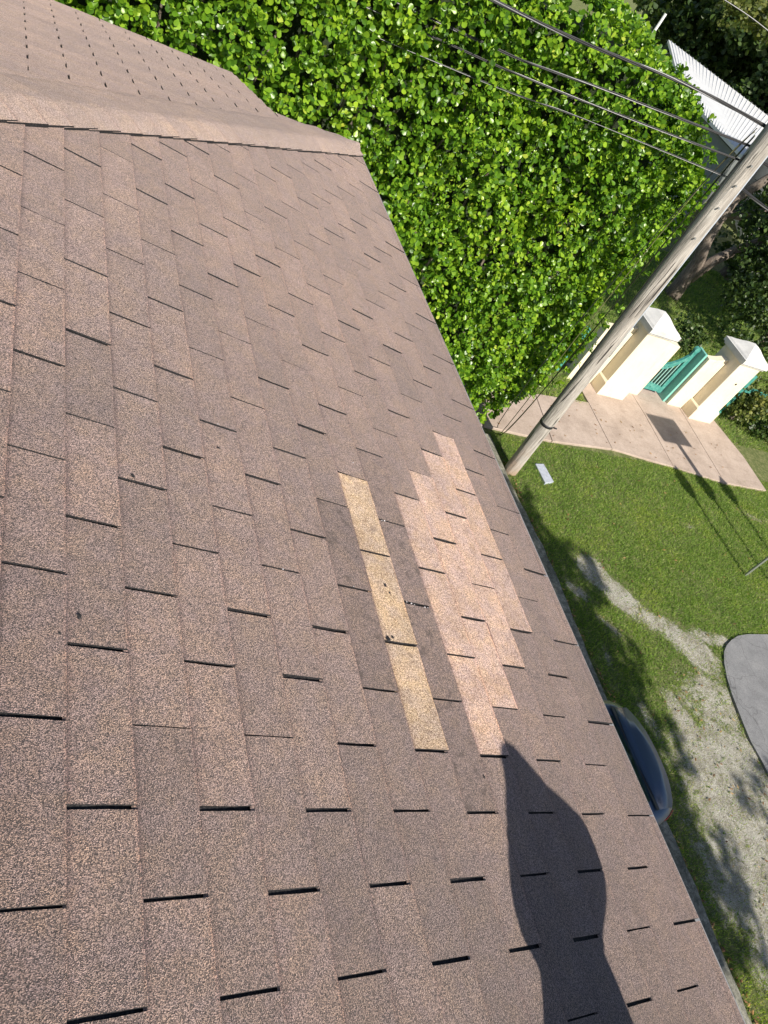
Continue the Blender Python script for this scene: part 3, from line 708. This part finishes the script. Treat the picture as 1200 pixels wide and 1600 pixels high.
mb = MB(); mb.prism_y([(gx0 + .13, gz + .02)] + [(gx1 - .13, gz + .02)] + [(x, gz + .2 + .04 * math.sin((x - gx0) * 3.0)) for x in pts[::-1]], gy0 - .004, gy1 + .004); mb.build('bottom_rail', TEAL, gate)
WB = simple('pale_teal_slat', (.25, .45, .40), .5, .1)
for k in range(9):
    x = gx0 + .13 + .118 * (k + .5)
    if x > gx1 - .15: break
    mb = MB(); mb.box((x - .016, gy0 + .012, gz + .17), (x + .016, gy1 - .012, gtop(x) - .12)); mb.build('slat', WB, gate)
mb = MB()
for k in range(7):
    x = gx0 + .2 + .64 * k / 6; mb.box((x - .012, gy0 - .009, gtop(x) - .1), (x + .012, gy0 - .0035, gtop(x) - .076)); mb.box((x - .012, gy0 - .009, gz + .1), (x + .012, gy0 - .0035, gz + .124))
mb.build('bolt', BOLT, gate)
mb = MB(); mb.box((14.10, 11.98, G - .05), (14.18, 12.3, G + 1.66)); bevel(mb.build('hanging_post', simple('light_teal_post', (.2, .50, .43), .5, .1), gate), .008)
g2 = empty('gate', (17.0, 12.3, G), 'piece of teal gate showing right of the right cream pillar', 'gate')
mb = MB(); mb.box((16.35, 12.1, G + .9), (17.6, 12.16, G + 1.05)); mb.build('top_rail', TEAL, g2)
mb = MB(); mb.box((16.35, 12.08, G), (16.5, 12.2, G + 1.45)); mb.build('stile', TEAL, g2)
g3 = empty('gate', (10.2, 12.1, G), 'short teal railing showing between the hedge and the wooden pole', 'railing')
mb = MB(); mb.box((9.9, 12.2, G + 1.1), (10.5, 12.26, G + 1.2)); mb.build('top_rail', TEAL, g3)
mb = MB(); mb.box((10.5, 12.18, G), (10.58, 12.28, G + 1.3)); mb.build('post', TEAL, g3)
g3.name = 'railing'

# ------------------------------------------------------------------ pole and cables
PB = np.array([7.45, 8.36, G]); PTOP = np.array([7.02, 8.36, 3.2])
def pax(z): t = (z - G) / (PTOP[2] - G); return PB + (PTOP - PB) * t
pole = empty('utility_pole', PB, 'weathered grey wooden utility pole leaning across the right of the photo', 'utility pole')
mb = MB(); zs = np.linspace(G - .3, PTOP[2], 26)
mb.tube([pax(z) for z in zs], [.138 - .0001 * i + random.uniform(-.001, .001) for i in range(26)], 24)
mb.build('shaft', WOOD, pole, smooth=True)
mb = MB(); z = G + 1.33
mb.tube([pax(z - .03), pax(z + .03)], [.1415, .1415], 24); mb.tube([pax(z) + np.array([.1, -.1, 0]), pax(z) + np.array([.15, -.14, .02])], .015, 6); mb.build('strap', BLACK, pole, smooth=True)
mb = MB()
cd0 = np.array([.132, -.06, 0]); mb.tube([pax(z) + cd0 * (1 - .004 * (z - G)) for z in np.linspace(G + 3.0, 3.0, 8)], .017, 8)
mb.tube([pax(z) + cd0 * .99 for z in np.linspace(G + 3.0, G + 2.2, 3)], .009, 6); mb.build('conduit', CONDUIT, pole, smooth=True)
for z in (-1.0, -.5, -.15, .15):
    mb = MB(); q = pax(z) + np.array([-.065, -.13, 0]); mb.tube([q, q + np.array([-.012, -.024, 0])], .014, 8); mb.build('bolt', STEEL, pole)
mb = MB(); mb.tube([pax(z) + np.array([-.143, .03, 0]) for z in np.linspace(G + 1.4, .2, 14)], .008, 5); mb.build('ground_wire', BLACK, pole)
def bundle(name, pts, r, k, label, grp=None, mats=(BLACK, STRAND), twist=1.3, cat='cable'):
    P = np.array(pts, float); t = np.linspace(0, 1, 60); tt = np.linspace(0, 1, len(P))
    # smooth through points by cubic-ish fit
    deg = min(3, len(P) - 1); C = [np.polyfit(tt, P[:, i], deg) for i in range(3)]; Q = np.stack([np.polyval(c_, t) for c_ in C], -1)
    o = empty(name, Q[0], label, cat, grp)
    L = np.linalg.norm(Q[-1] - Q[0])
    for s_ in range(k):
        mb = MB(); pp = []
        for i in range(60):
            a = 2 * math.pi * s_ / k + t[i] * L * twist; d = r * .9
            pp.append(Q[i] + np.array([d * math.sin(a) * .3, d * math.sin(a) * .8, d * math.cos(a)]))
        mb.tube(pp, r * .62 if s_ else r * .8, 6); mb.build('strand', mats[1] if s_ == 1 else mats[0], o, smooth=True)
    return o
gp = 'cables strung from the pole across the hedge'
bundle('cable', [(7.15, 8.45, .60), (6.06, 8.70, .53), (5.07, 8.94, .44), (4.17, 9.0, .36), (3.14, 9.0, .30), (0, 9.15, .2), (-4, 9.2, .3)], .0155, 4, 'highest thick twisted cable crossing in front of the hedge', gp)
bundle('cable', [(7.15, 8.45, .32), (5.38, 8.87, .07), (4.46, 9.05, -.06), (3.86, 9.22, -.15), (3.06, 9.47, -.25), (2.82, 9.6, -.29), (0, 9.9, -.4)], .012, 3, 'second cable down, half sunk in the hedge leaves', gp)
bundle('cable', [(7.15, 8.45, .12), (6.32, 8.63, -.03), (4.62, 9.2, -.27), (3.45, 9.36, -.38), (2.93, 9.4, -.41), (2.42, 9.58, -.46), (0, 9.9, -.6)], .0105, 3, 'third cable down, showing in gaps between hedge leaves', gp)
bundle('cable', [(7.15, 8.45, -.15), (5.25, 9.2, -.44), (4.7, 9.35, -.53), (3.83, 9.48, -.62), (3.2, 9.42, -.64), (0, 9.9, -.9)], .008, 2, 'lowest cable, mostly buried in the hedge leaves', gp)
gq = 'wires running down beside the pole into the grass'
bundle('down_wire', [(7.0, 8.45, .45), (7.1, 8.6, -.6), (7.18, 8.7, -2.0), (7.25, 8.8, -4.3), (7.42, 9.05, -5.5), (7.62, 9.4, G)], .012, 2, 'olive sheathed wire pair nearest the pole, running down to the grass', gq, (OLIVEW, BLACK), 2)
bundle('down_wire', [(6.95, 8.45, .5), (6.98, 8.65, -.6), (7.02, 8.75, -2.0), (7.12, 8.85, -4.3), (7.4, 9.15, -5.6), (7.64, 9.42, G)], .009, 1, 'thin black wire left of the olive pair', gq, (OLIVEW, BLACK), 2)
bundle('down_wire', [(6.95, 8.45, .45), (6.9, 8.7, -1.0), (6.92, 8.85, -3.1), (7.05, 9.0, -4.6), (7.15, 9.2, -5.4), (7.6, 9.5, G)], .009, 1, 'black wire looping out furthest left near the ground', gq, (BLACK, BLACK), 2)
bundle('ground_cable', [(7.62, 9.4, G + .02), (7.5, 9.15, G + .06), (7.45, 8.9, G + .05), (7.42, 8.48, G + .12)], .008, 1, 'short cable curling over the grass to the pole foot', None, (BLACK, BLACK), 2)
bundle('right_cable', [(7.15, 8.3, .25), (9.5, 8.6, .05), (12, 8.9, -.1), (16, 9.4, -.2)], .016, 3, 'upper thick cable leaving the pole to the right edge', 'cables leaving the pole to the right')
bundle('right_cable', [(7.15, 8.3, -.15), (9.5, 8.5, -.4), (12, 8.7, -.5), (16, 9.1, -.6)], .016, 3, 'lower thick cable leaving the pole to the right edge', 'cables leaving the pole to the right')
bundle('overhead_wire', [(12.5, 24.0, 1.0), (16.3, 22.5, .95), (20.5, 20.6, .93), (26, 18, 1.0)], .022, 1, 'single pale wire across the top right corner', None, (STRAND, STRAND), 2)
# utility cover in the grass
cov = MB(); cov.prism([(8.20, 8.66), (8.44, 8.70), (8.48, 8.22), (8.22, 8.14)][::-1], G - .02, G + .055)
o = bevel(cov.build('cover_plate', PLATE), .012, 2); prop(o, 'small grey utility cover lying in the grass by the pole foot', 'utility cover')

# ------------------------------------------------------------------ posts whose shadows lie on the lawn
def tapered_post(name, x, y, h, label, lens=None, sign=None):
    o = empty(name, (x, y, G), label, 'post', 'metal posts at the lawn edge')
    mb = MB(); mb.box((x - .035, y - .012, G - .1), (x + .035, y - .004, G + h)); mb.box((x - .035, y - .004, G - .1), (x - .027, y + .022, G + h)); mb.box((x + .027, y - .004, G - .1), (x + .035, y + .022, G + h)); mb.build('channel', STEEL, o)
    if lens:
        z0, z1, wd = lens; prof = []
        for k in range(13):
            t = k / 12; prof.append((z0 + (z1 - z0) * t, wd * math.sin(math.pi * t) ** .8 + .004))
        mb = MB(); mb.prism_y([(x - w_, G + z) for z, w_ in prof] + [(x + w_, G + z) for z, w_ in prof[::-1]], y - .04, y - .016); mb.build('panel', STEEL, o)
    if sign:
        z0, z1, wd = sign; mb = MB(); mb.box((x - .075, y - .06, G + 2.6), (x + .075, y - .04, G + z0 + .02)); mb.build('neck', STEEL, o)
        mb = MB(); mb.prism_y([(x - wd, G + z0), (x + wd, G + z0), (x + wd, G + z1), (x - wd, G + z1)], y - .064, y - .061); mb.build('sign_plate', STEEL, o)
    return o
tapered_post('metal_post', 13.03, 6.36, 2.66, 'grey metal post standing in the lawn at the right edge', (1.78, 2.68, .2))
tapered_post('metal_post', 13.78, 6.30, 2.70, 'tall metal post with square sign, its shadow on the sidewalk', (1.85, 2.72, .2), (3.47, 4.28, .52))
tapered_post('metal_post', 14.6, 6.35, 2.62, 'farthest right metal post casting the rightmost thin shadow', (1.85, 2.62, .2))

# ------------------------------------------------------------------ car below the eave
def car(loc, rz, paint, label, ghost=False):
    o = empty('car', loc, label, 'car', None, rz)
    L = np.array(loc); ca, sa = math.cos(rz), math.sin(rz)
    def put(mb, name, mat, parent=o, smooth=True):
        me = bpy.data.meshes.new(name); off = np.array([0, 0, 0.])
        me.from_pydata([tuple(v) for v in mb.V], [], mb.F); me.update()
        if smooth: me.polygons.foreach_set('use_smooth', [True] * len(me.polygons))
        ob = link(name, me, mat, parent); return ob
    # local: +x = rear, 0 at rear bumper, -4.5 at nose; y = width; z up
    st = [(0.0, .62, .40, .93), (-.06, .74, .30, 1.0), (-.22, .83, .24, 1.04), (-.5, .88, .22, 1.05), (-.75, .9, .2, 1.05), (-1.3, .91, .2, 1.02), (-2.2, .91, .2, .98), (-3.0, .91, .2, .96), (-3.4, .90, .2, .95), (-3.9, .87, .22, .88), (-4.3, .78, .26, .76), (-4.48, .60, .34, .62)]
    def sec(x, hw, z0, z1):
        pr = [(-.88, 0), (-1.0, .12), (-1.0, .5), (-.985, .78), (-.93, .93), (-.8, .985), (-.45, 1.0), (0, 1.01), (.45, 1.0), (.8, .985), (.93, .93), (.985, .78), (1.0, .5), (1.0, .12), (.88, 0)]
        return [(x - .16 * (abs(a) ** 2.2) * (1 if x > -.5 else 0), a * hw, z0 + (z1 - z0) * b) for a, b in pr]
    # rings run front to rear
    mb = MB(); mb.rings([sec(*s_) for s_ in st][::-1]); body = put(mb, 'body', paint)
    # cabin glass and roof
    def csec(x, hwb, hwt, zt, zb=1.0):
        return [(x, -hwb, zb), (x, -hwt, zt - .06), (x, -hwt * .86, zt), (x, 0, zt + .02), (x, hwt * .86, zt), (x, hwt, zt - .06), (x, hwb, zb)]
    gl = [(-.62, .70, .66, 1.05, .98), (-.8, .76, .64, 1.14, .98), (-1.15, .80, .62, 1.32, .98), (-1.45, .82, .60, 1.40, .97), (-2.2, .84, .61, 1.43, .96), (-2.6, .84, .62, 1.37, .95), (-3.1, .82, .68, 1.12, .94), (-3.35, .78, .7, .97, .93)]
    mb = MB(); mb.rings([csec(*g_) for g_ in gl][::-1]); put(mb, 'window_glass', GLASSM)
    mb = MB(); rf = [(-1.4, .56, 1.412), (-1.5, .575, 1.432), (-2.15, .585, 1.462), (-2.45, .57, 1.435)]
    mb.rings([[(x, -w_, z - .04), (x, -w_ * .9, z), (x, 0, z + .022), (x, w_ * .9, z), (x, w_, z - .04)] for x, w_, z in rf][::-1]); put(mb, 'roof', paint)
    # trunk lid panel, proud by 3 mm, with dark seam
    prof = []
    for k in range(17):
        t = -1 + 2 * k / 16; prof.append((-.08 - .20 * abs(t) ** 2.4, t * .69))
    inner = [(-.52 - .03 * (1 - t * t), t * .70) for t in np.linspace(1, -1, 9)]
    poly = prof + inner
    def zt(x, y): return 1.057 - .05 * max(0, (x + .38) / .34) ** 2 * 1 - .03 * abs(y / .7) ** 3 + .012
    mb = MB(); n = len(poly); cx_, cy_ = -.34, 0
    V = [(x, y, zt(x, y)) for x, y in poly] + [((x - cx_) * .5 + cx_, y * .5, zt((x - cx_) * .5 + cx_, y * .5) + .004) for x, y in poly] + [(cx_, 0, zt(cx_, 0) + .004)] + [(x, y, zt(x, y) - .05) for x, y in poly]
    F = [(i, (i + 1) % n, n + (i + 1) % n, n + i) for i in range(n)] + [(n + i, n + (i + 1) % n, 2 * n) for i in range(n)] + [(2 * n + 1 + i, 2 * n + 1 + (i + 1) % n, (i + 1) % n, i) for i in range(n)]
    mb.add(V, F); put(mb, 'trunk_lid', paint)
    mb = MB(); mb.add([(-.535, -.7, 1.048), (-.535, .7, 1.048), (-.60, .72, 1.060), (-.60, -.72, 1.060), (-.535, -.7, 1.0), (-.535, .7, 1.0)], [(0, 1, 2, 3), (4, 5, 1, 0)]); put(mb, 'window_seal', BLACK)
    for sy in (-1, 1):
        mb = MB(); mb.rings([[(-.05 - k * .09, sy * (.66 + .065 * k - .008 * k * k), z) for z in (.66, .70, .82, .85)] + [(-.045 - k * .09, sy * (.675 + .065 * k - .008 * k * k), z) for z in (.84, .7)] for k in range(4)]); put(mb, 'tail_light', REDM)
        mb = MB(); mb.rings([[(-.02 - k * .09, sy * (.655 + .068 * k - .008 * k * k), z) for z in (.58, .65)] + [(-.03 - k * .09, sy * (.68 + .068 * k - .008 * k * k), z) for z in (.65, .58)] for k in range(4)]); put(mb, 'chrome_trim', CHROME)
    mb = MB(); mb.rings([[(.03 - .17 * abs(t) ** 2.2, t * .8, z) for z in (.3, .34, .52, .57)] + [(-.12 - .2 * abs(t) ** 2.2, t * .8, z) for z in (.57, .3)] for t in np.linspace(-1, 1, 11)]); put(mb, 'bumper', paint)
    mb = MB(); mb.box((-.06, -.26, .60), (-.022, .26, .73)); put(mb, 'number_plate', WALLW, smooth=False)
    for sx in (-.95, -3.6):
        for sy in (-1, 1):
            mb = MB(); a = np.arange(20) * math.pi / 10
            mb.rings([[(sx + r_ * math.cos(q), sy * yy, .33 + r_ * math.sin(q)) for q in a] for yy, r_ in ((.70, .31), (.73, .33), (.89, .33), (.93, .30))]); wh = put(mb, 'wheel', BLACK)
            mb = MB(); mb.rings([[(sx + r_ * math.cos(q), sy * yy, .33 + r_ * math.sin(q)) for q in a] for yy, r_ in ((.90, .2), (.938, .2), (.945, .12))]); put(mb, 'rim', STEEL, wh)
    for sy in (-1, 1):
        mb = MB(); mb.rings([[(-2.75 + dx_, sy * (.92 + dy_), z) for dx_, z in ((0, .98), (.1, .98), (.1, 1.1), (0, 1.1))] for dy_ in (0, .2)]); put(mb, 'side_mirror', paint)
    return o
s = Mat('dark_blue_paint', .42, Metallic=.2); s.b.inputs['Coat Weight'].default_value = 1; s.b.inputs['Coat Roughness'].default_value = .22
s.color(s.mix((.024, .050, .105), (.032, .062, .12), s.noise(3, 3))); BLUEP = s.m
s = Mat('silver_white_paint', .35); s.color((.6, .62, .64)); WHITEP = s.m
s = Mat('green_reflection_glass', .05); s.color((.05, .085, .03)); s.b.inputs['Specular IOR Level'].default_value = .7; s.b.inputs['Coat Weight'].default_value = .5; GLASSM = s.m  # green base colour paints the hedge's reflection into the glass
s = Mat('tail_light_red', .2); s.color((.35, .01, .01)); REDM = s.m
s = Mat('chrome', .15, Metallic=1.0); s.color((.6, .62, .65)); CHROME = s.m
car((6.74, 2.22, G - .02), 0, BLUEP, 'dark blue sedan parked below the eave, only its rear end showing')
car((43.5, 64.5, G), 2.2, WHITEP, 'pale car parked far off beyond the hedge top')

# ------------------------------------------------------------------ trees, bushes, background
def crown_leaves(name, blobs, nper, L, mat, parent, per=4, kind='stuff'):
    pos = []; nr = []
    for (cx, cy, cz, rx, ry, rz_) in blobs:
        n = max(6, int(nper * (rx * ry * rz_) ** .6)); d = RNG.normal(0, 1, (n, 3)); d /= np.linalg.norm(d, axis=1)[:, None]
        r = RNG.uniform(.55, 1.0, n) ** .5 * (1 + .25 * np.sin(d[:, 0] * 5 + cx) * np.sin(d[:, 1] * 6 + cy))
        pos.append(np.array([cx, cy, cz]) + d * r[:, None] * np.array([rx, ry, rz_])); nr.append(d + np.array([0, -.1, .4]))
    return scatter_leaves(name, np.concatenate(pos), np.concatenate(nr), L, mat, parent, per=per, kind=kind)
def clumps(c, R, n, r0, r1, seed):
    r = random.Random(seed); out = []
    for i in range(n):
        while True:
            v = np.array([r.uniform(-1, 1) for _ in range(3)])
            if v @ v < 1: break
        s_ = r.uniform(r0, r1); out.append((c[0] + v[0] * R[0], c[1] + v[1] * R[1], c[2] + v[2] * R[2], s_ * r.uniform(.8, 1.3), s_ * r.uniform(.8, 1.3), s_ * .7))
    return out
def tree(label, base, limbs, blobs, nper, L, mat, r0=.3, grp=None, per=4, name='tree'):
    o = empty(name, base, label, 'tree', grp)
    mb = MB()
    for pts, rr in limbs: mb.tube(pts, rr, 12)
    mb.build('trunk', BARK, o, smooth=True)
    if blobs: crown_leaves('crown', blobs, nper, L, mat, o, per)
    return o
# forked tree behind the left pillar
blobs = clumps((19.4, 17.6, -2.7), (1.5, 1.1, 1.2), 26, .35, .65, 3) + clumps((20.8, 17.5, -4.2), (1.1, 1.0, 1.2), 22, .35, .7, 4) + clumps((21.0, 18, .5), (3.0, 2, 1.0), 16, .5, .9, 5)
tree('forked tree with pale bark behind the left gate pillar', (18.75, 18.4, G),
     [([(18.8, 18.4, G - .2), (18.75, 18.4, -5.6), (18.7, 18.4, -4.9), (18.35, 18.4, -4.2), (18.2, 18.4, -3.5), (18.15, 18.4, -2.7), (18.6, 18.3, -1.8), (19.2, 18.0, -.6), (19.6, 18, .8)], [.30, .25, .22, .19, .16, .15, .14, .11, .07]),
      ([(18.85, 18.35, -5.5), (19.1, 18.3, -4.7), (19.6, 18.3, -4.1), (20.1, 18.2, -3.5), (20.7, 18.1, -2.7), (21.2, 18, -1.4)], [.19, .17, .15, .12, .09, .06]),
      ([(18.2, 18.4, -3.2), (18.6, 18.2, -3.1), (19.3, 18, -2.4)], [.16, .12, .06])], blobs, 130, .13, TLEAF)
# dark tree masses deeper behind
tree('dark dense tree beyond the white metal roof', (36, 38, G), [([(36, 38, G - .2), (36, 38, -3), (35.5, 38, 1)], [.5, .4, .3])],
     clumps((37.5, 36, -1.9), (5.5, 4.5, 2.8), 60, 1.2, 2.0, 11), 75, .3, TLEAF)
tree('dark tree under the overhead wire at the top right corner', (40, 52, G), [([(40, 52, G - .2), (40, 52, 2)], [.5, .3])],
     clumps((37, 44, -.5), (6, 5, 2.6), 50, 1.2, 2.2, 12) + clumps((52, 62, -1), (10, 8, 4), 40, 2, 3.2, 13), 60, .34, TLEAF)
tree('shadowed tree between the forked trunk and the right edge', (24.5, 22, G), [([(24.5, 22, G - .2), (24.6, 22, -3), (24.2, 22, 0)], [.35, .3, .2])],
     clumps((24.5, 20.5, -4.0), (2.4, 2.0, 1.8), 46, .6, 1.0, 14) + clumps((27.5, 23.5, -2.2), (2.2, 2.0, 1.1), 26, .6, 1.0, 15), 80, .17, TLEAF)
tree('olive leaved tree with drooping tips at the top right edge', (25.2, 28.3, 2.0), [([(25.2, 28.3, 3.2), (23.5, 27.8, 1.9), (21.8, 27.3, 1.25)], [.12, .08, .03])],
     clumps((21.6, 27.2, .95), (2.2, 1.2, .55), 24, .4, .7, 16), 110, .17, OLEAF)
tree('bushy tree behind the right pillar', (20.3, 15.5, G), [([(20.3, 15.5, G - .2), (20.2, 15.4, -4.5)], [.2, .12])],
     clumps((20.3, 15.8, -4.7), (1.6, 1.5, 1.1), 40, .4, .7, 17), 95, .12, TLEAF)
# shrubs right of the right pillar
def shrub(label, c, R, n, seed, L=.1, mat=TLEAF):
    o = empty('shrub', (c[0], c[1], G), label, 'shrub'); bl = clumps(c, R, n, .22, .4, seed)
    crown_leaves('foliage', bl, 190, L, mat, o, 5)
    mb = MB()
    for b in bl[::4]: mb.tube([(c[0], c[1], G - .05), ((c[0] + b[0]) / 2, (c[1] + b[1]) / 2, (G + b[2]) / 2 + .1), (b[0], b[1], b[2])], [.02, .014, .007], 5)
    mb.build('stem', BARK, o); return o
shrub('leafy shrub pressed against the side of the right cream pillar', (16.95, 12.0, G + .75), (.55, .5, .6), 18, 21, .1, OLEAF)
shrub('dark glossy shrub at the right edge beside the sidewalk corner', (18.0, 11.6, G + .5), (.8, .7, .45), 18, 22)
shrub('low shrub between the hedge foot and the wooden pole', (9.6, 12.2, G + .5), (.6, .5, .4), 14, 23)
shrub('shaded shrub behind the teal gate', (16.6, 15.2, G + .4), (1.2, .6, .35), 16, 24)
# white ribbed metal roof and grey house under it
hs = empty('house', (27, 30, G), 'far house with white ribbed metal roof beyond the hedge', 'house')
A = np.array([23.3, 24.2, -2.75]); Bq = np.array([32.6, 32.9, -2.35]); Cq = np.array([28.6, 39.2, -2.35]); D = np.array([24.0, 30.5, -2.75])
mb = MB(); V = [A, Bq, Cq, D]; mb.add(V + [v - np.array([0, 0, .12]) for v in V], [(0, 1, 2, 3), (7, 6, 5, 4), (0, 4, 5, 1), (1, 5, 6, 2), (2, 6, 7, 3), (3, 7, 4, 0)]); rf = mb.build('roof', WHITEM, hs)
for k in range(30):
    t = (k + .3) / 30; p = A + (D - A) * t; q = Bq + (Cq - Bq) * t; mb = MB(); sd_ = (D - A) / np.linalg.norm(D - A) * .025
    mb.add([p - sd_, p + sd_, q + sd_, q - sd_] + [v + np.array([0, 0, .04]) for v in (p - sd_ * .5, p + sd_ * .5, q + sd_ * .5, q - sd_ * .5)], [(0, 4, 5, 1), (1, 5, 6, 2), (2, 6, 7, 3), (3, 7, 4, 0), (4, 7, 6, 5)]); mb.build('rib', WHITEM, rf)
mb = MB(); k_ = [A + (Cq - A) * .06, Bq + (D - Bq) * .06, Cq + (A - Cq) * .06, D + (Bq - D) * .04]
mb.prism([(v[0], v[1]) for v in k_], G - .1, -2.95); mb.build('wall', WALLG, hs)
hw = empty('house', (33, 30, G), 'white walled house glimpsed through leaves at the right edge', 'house')
mb = MB(); mb.prism([(29.5, 27.2), (34.5, 24.5), (38, 31), (33.5, 34)], G - .1, -2.6); mb.build('wall', WALLW, hw)
mb = MB(); mb.prism([(29.2, 26.9), (34.8, 24.0), (38.5, 31.2), (33.3, 34.4)], -2.6, -2.45); mb.build('roof', WHITEM, hw)
# leaning white post with a small dark box near the top edge
wp = empty('white_post', (23, 34, -2), 'thin white pipe standing above the leaves near the top edge', 'pipe')
mb = MB(); mb.tube([(22.3, 32.2, -3.4), (22.3, 32.2, -.9)], .06, 8); mb.build('pipe', WALLW, wp)
mb = MB(); mb.box((21.5, 31.9, -4.2), (23.4, 33.4, -3.4)); mb.build('base', WALLW, wp)
# trees out of view whose crowns shade the lawn edge, the car and the yard behind the gate
tree('tree on the street side behind the viewer that shades the lawn edge', (6.8, -9, G), [([(5.5, -9.5, G - .2), (5.6, -9.2, -1), (6.2, -7, 2)], [.3, .25, .12])],
     [(6.75 + .6 * math.sin(i * 1.7), -10.4 + i * .34, 2.6 + .5 * math.sin(i * 2.3), 1.15, .75, .5) for i in range(22)] + [(8.25 + .35 * math.sin(i * 2.1), -10.2 + i * .55, 2.7, .6, .5, .4) for i in range(13) if i not in (3, 9, 12)], 170, .2, TLEAF)
tree('second street tree behind the viewer that shades the asphalt edge', (12, -10, G), [([(12.5, -11, G - .2), (12.2, -10.5, 1), (11, -9.5, 2.2)], [.3, .25, .1])],
     [(10.6, -9.0, 2.7, .85, .6, .4), (11.5, -9.6, 2.6, 1.0, .7, .4), (12.8, -9.4, 2.8, 1.1, 1.0, .5)], 160, .15, TLEAF)
tree('unseen canopies added off to the right to shade the yard behind the gate', (25.5, 8, G), [([(27, 7, G - .2), (26.8, 7, 0), (24, 9, 3)], [.5, .4, .2])],
     clumps((23.5, 10.5, 5.0), (3.8, 5.0, 1.2), 50, 1.2, 1.9, 31) + clumps((16.5, 5.2, 5.2), (2.6, 1.7, .7), 22, .8, 1.1, 32) + clumps((25.5, 11, 5.5), (3, 4, 1.2), 30, 1.2, 2.0, 33) + clumps((38, 27, 6), (4, 7, 1.2), 34, 1.8, 2.4, 34), 42, .34, TLEAF)  # canopy clumps added out of view to darken the backdrop

# ------------------------------------------------------------------ person kneeling on the roof beside the viewer; only the shadow is in the picture
s = Mat('person_skin', .5); s.color((.4, .24, .17)); SKIN = s.m
CLOTH = simple('grey_hooded_jacket', (.08, .085, .1), .9, .2, 20); TROUS = simple('dark_trousers', (.03, .035, .05), .9, .2, 20)
px_, py_ = -.585, -1.0; zr = .25 * -px_
per = empty('person', (px_, py_, zr), 'kneeling person in a grey hooded jacket whose shadow falls on the roof', 'person')
def skin(name, verts, edges, radii, mat, root=0, sub=2):
    me = bpy.data.meshes.new(name); me.from_pydata(verts, edges, []); me.update(); o = link(name, me, mat, per)
    m = o.modifiers.new('skin', 'SKIN'); 
    for v, r in zip(me.skin_vertices[0].data, radii): v.radius = (r, r) if not hasattr(r, '__len__') else r
    me.skin_vertices[0].data[root].use_root = True; m.use_smooth_shade = True
    m2 = o.modifiers.new('sub', 'SUBSURF'); m2.levels = sub; m2.render_levels = sub
    return o
# local z is height above roof point; person faces +y
bv = [(-.06, 0, .34), (-.06, 0, .50), (-.03, 0, .62), (.01, 0, .73), (.03, 0, .79), (.032, .0, .84), (.032, .0, .90),
      (-.14, 0, .30), (-.15, .2, .20), (-.14, .05, .07), (-.14, -.12, .05), (.02, 0, .30), (.03, .2, .20), (.02, .05, .07), (.02, -.12, .05),
      (-.08, 0, .72), (-.10, .06, .66), (-.03, .13, .66), (.10, 0, .72), (.11, .06, .66), (.06, .13, .66)]
be = [(0, 1), (1, 2), (2, 3), (3, 4), (4, 5), (5, 6), (0, 7), (7, 8), (8, 9), (9, 10), (0, 11), (11, 12), (12, 13), (13, 14), (3, 15), (15, 16), (16, 17), (3, 18), (18, 19), (19, 20)]
br = [.10, .09, .09, .08, .05, .07, .05, .07, .065, .055, .045, .07, .065, .055, .045, .045, .035, .028, .045, .035, .028]
skin('body', bv, be, br, SKIN)
def loft(name, rows, mat):
    mb = MB(); a_ = np.arange(24) * math.pi / 12
    mb.rings([[(px_ + cx_ + hw_ * math.cos(q), py_ + cy_ + dp_ * math.sin(q), zr + z_) for q in a_] for z_, cx_, hw_, cy_, dp_ in rows])
    return mb.build(name, mat, per, smooth=True)
loft('jacket', [(.40, -.07, .17, 0, .12), (.485, -.067, .166, 0, .115), (.54, -.05, .145, 0, .11), (.587, -.031, .137, 0, .11), (.62, -.005, .165, .01, .12), (.658, .022, .208, .02, .13), (.70, .035, .214, .02, .13), (.755, .044, .200, .01, .12), (.81, .04, .165, 0, .10), (.85, .036, .13, 0, .08)], CLOTH)
loft('hood', [(.80, .038, .15, 0, .10), (.868, .030, .120, -.01, .09), (.92, .032, .086, -.01, .06), (.965, .028, .060, -.01, .045), (1.0, .02, .044, -.01, .035), (1.022, .014, .024, -.01, .02), (1.03, .012, .006, -.01, .006)], CLOTH)
loft('trousers', [(.06, -.07, .19, .02, .16), (.18, -.07, .20, .04, .18), (.32, -.07, .19, .02, .15), (.42, -.068, .165, 0, .11)], TROUS)
for sx in (-1, 1):
    hx, hy, hz = sx * .045 + .015, .14, .66
    vs = [(hx, hy, hz), (hx - sx * .005, hy + .07, hz - .02)]; es = [(0, 1)]; rs = [.026, .03]
    for f in range(4):
        b0 = len(vs); ox = (f - 1.5) * .019; Lf = (.062, .075, .08, .07)[f]
        vs += [(hx + ox, hy + .10, hz - .028), (hx + ox * 1.1, hy + .10 + Lf * .5, hz - .045), (hx + ox * 1.1, hy + .10 + Lf * .75, hz - .075)]; es += [(1, b0), (b0, b0 + 1), (b0 + 1, b0 + 2)]; rs += [.0095, .009, .0075]
    b0 = len(vs); vs += [(hx - sx * .04, hy + .05, hz - .02), (hx - sx * .05, hy + .09, hz - .045)]; es += [(0, b0), (b0, b0 + 1)]; rs += [.011, .009]
    skin('hand', vs, es, rs, SKIN, 0, 1)
S.cycles.max_bounces = 6
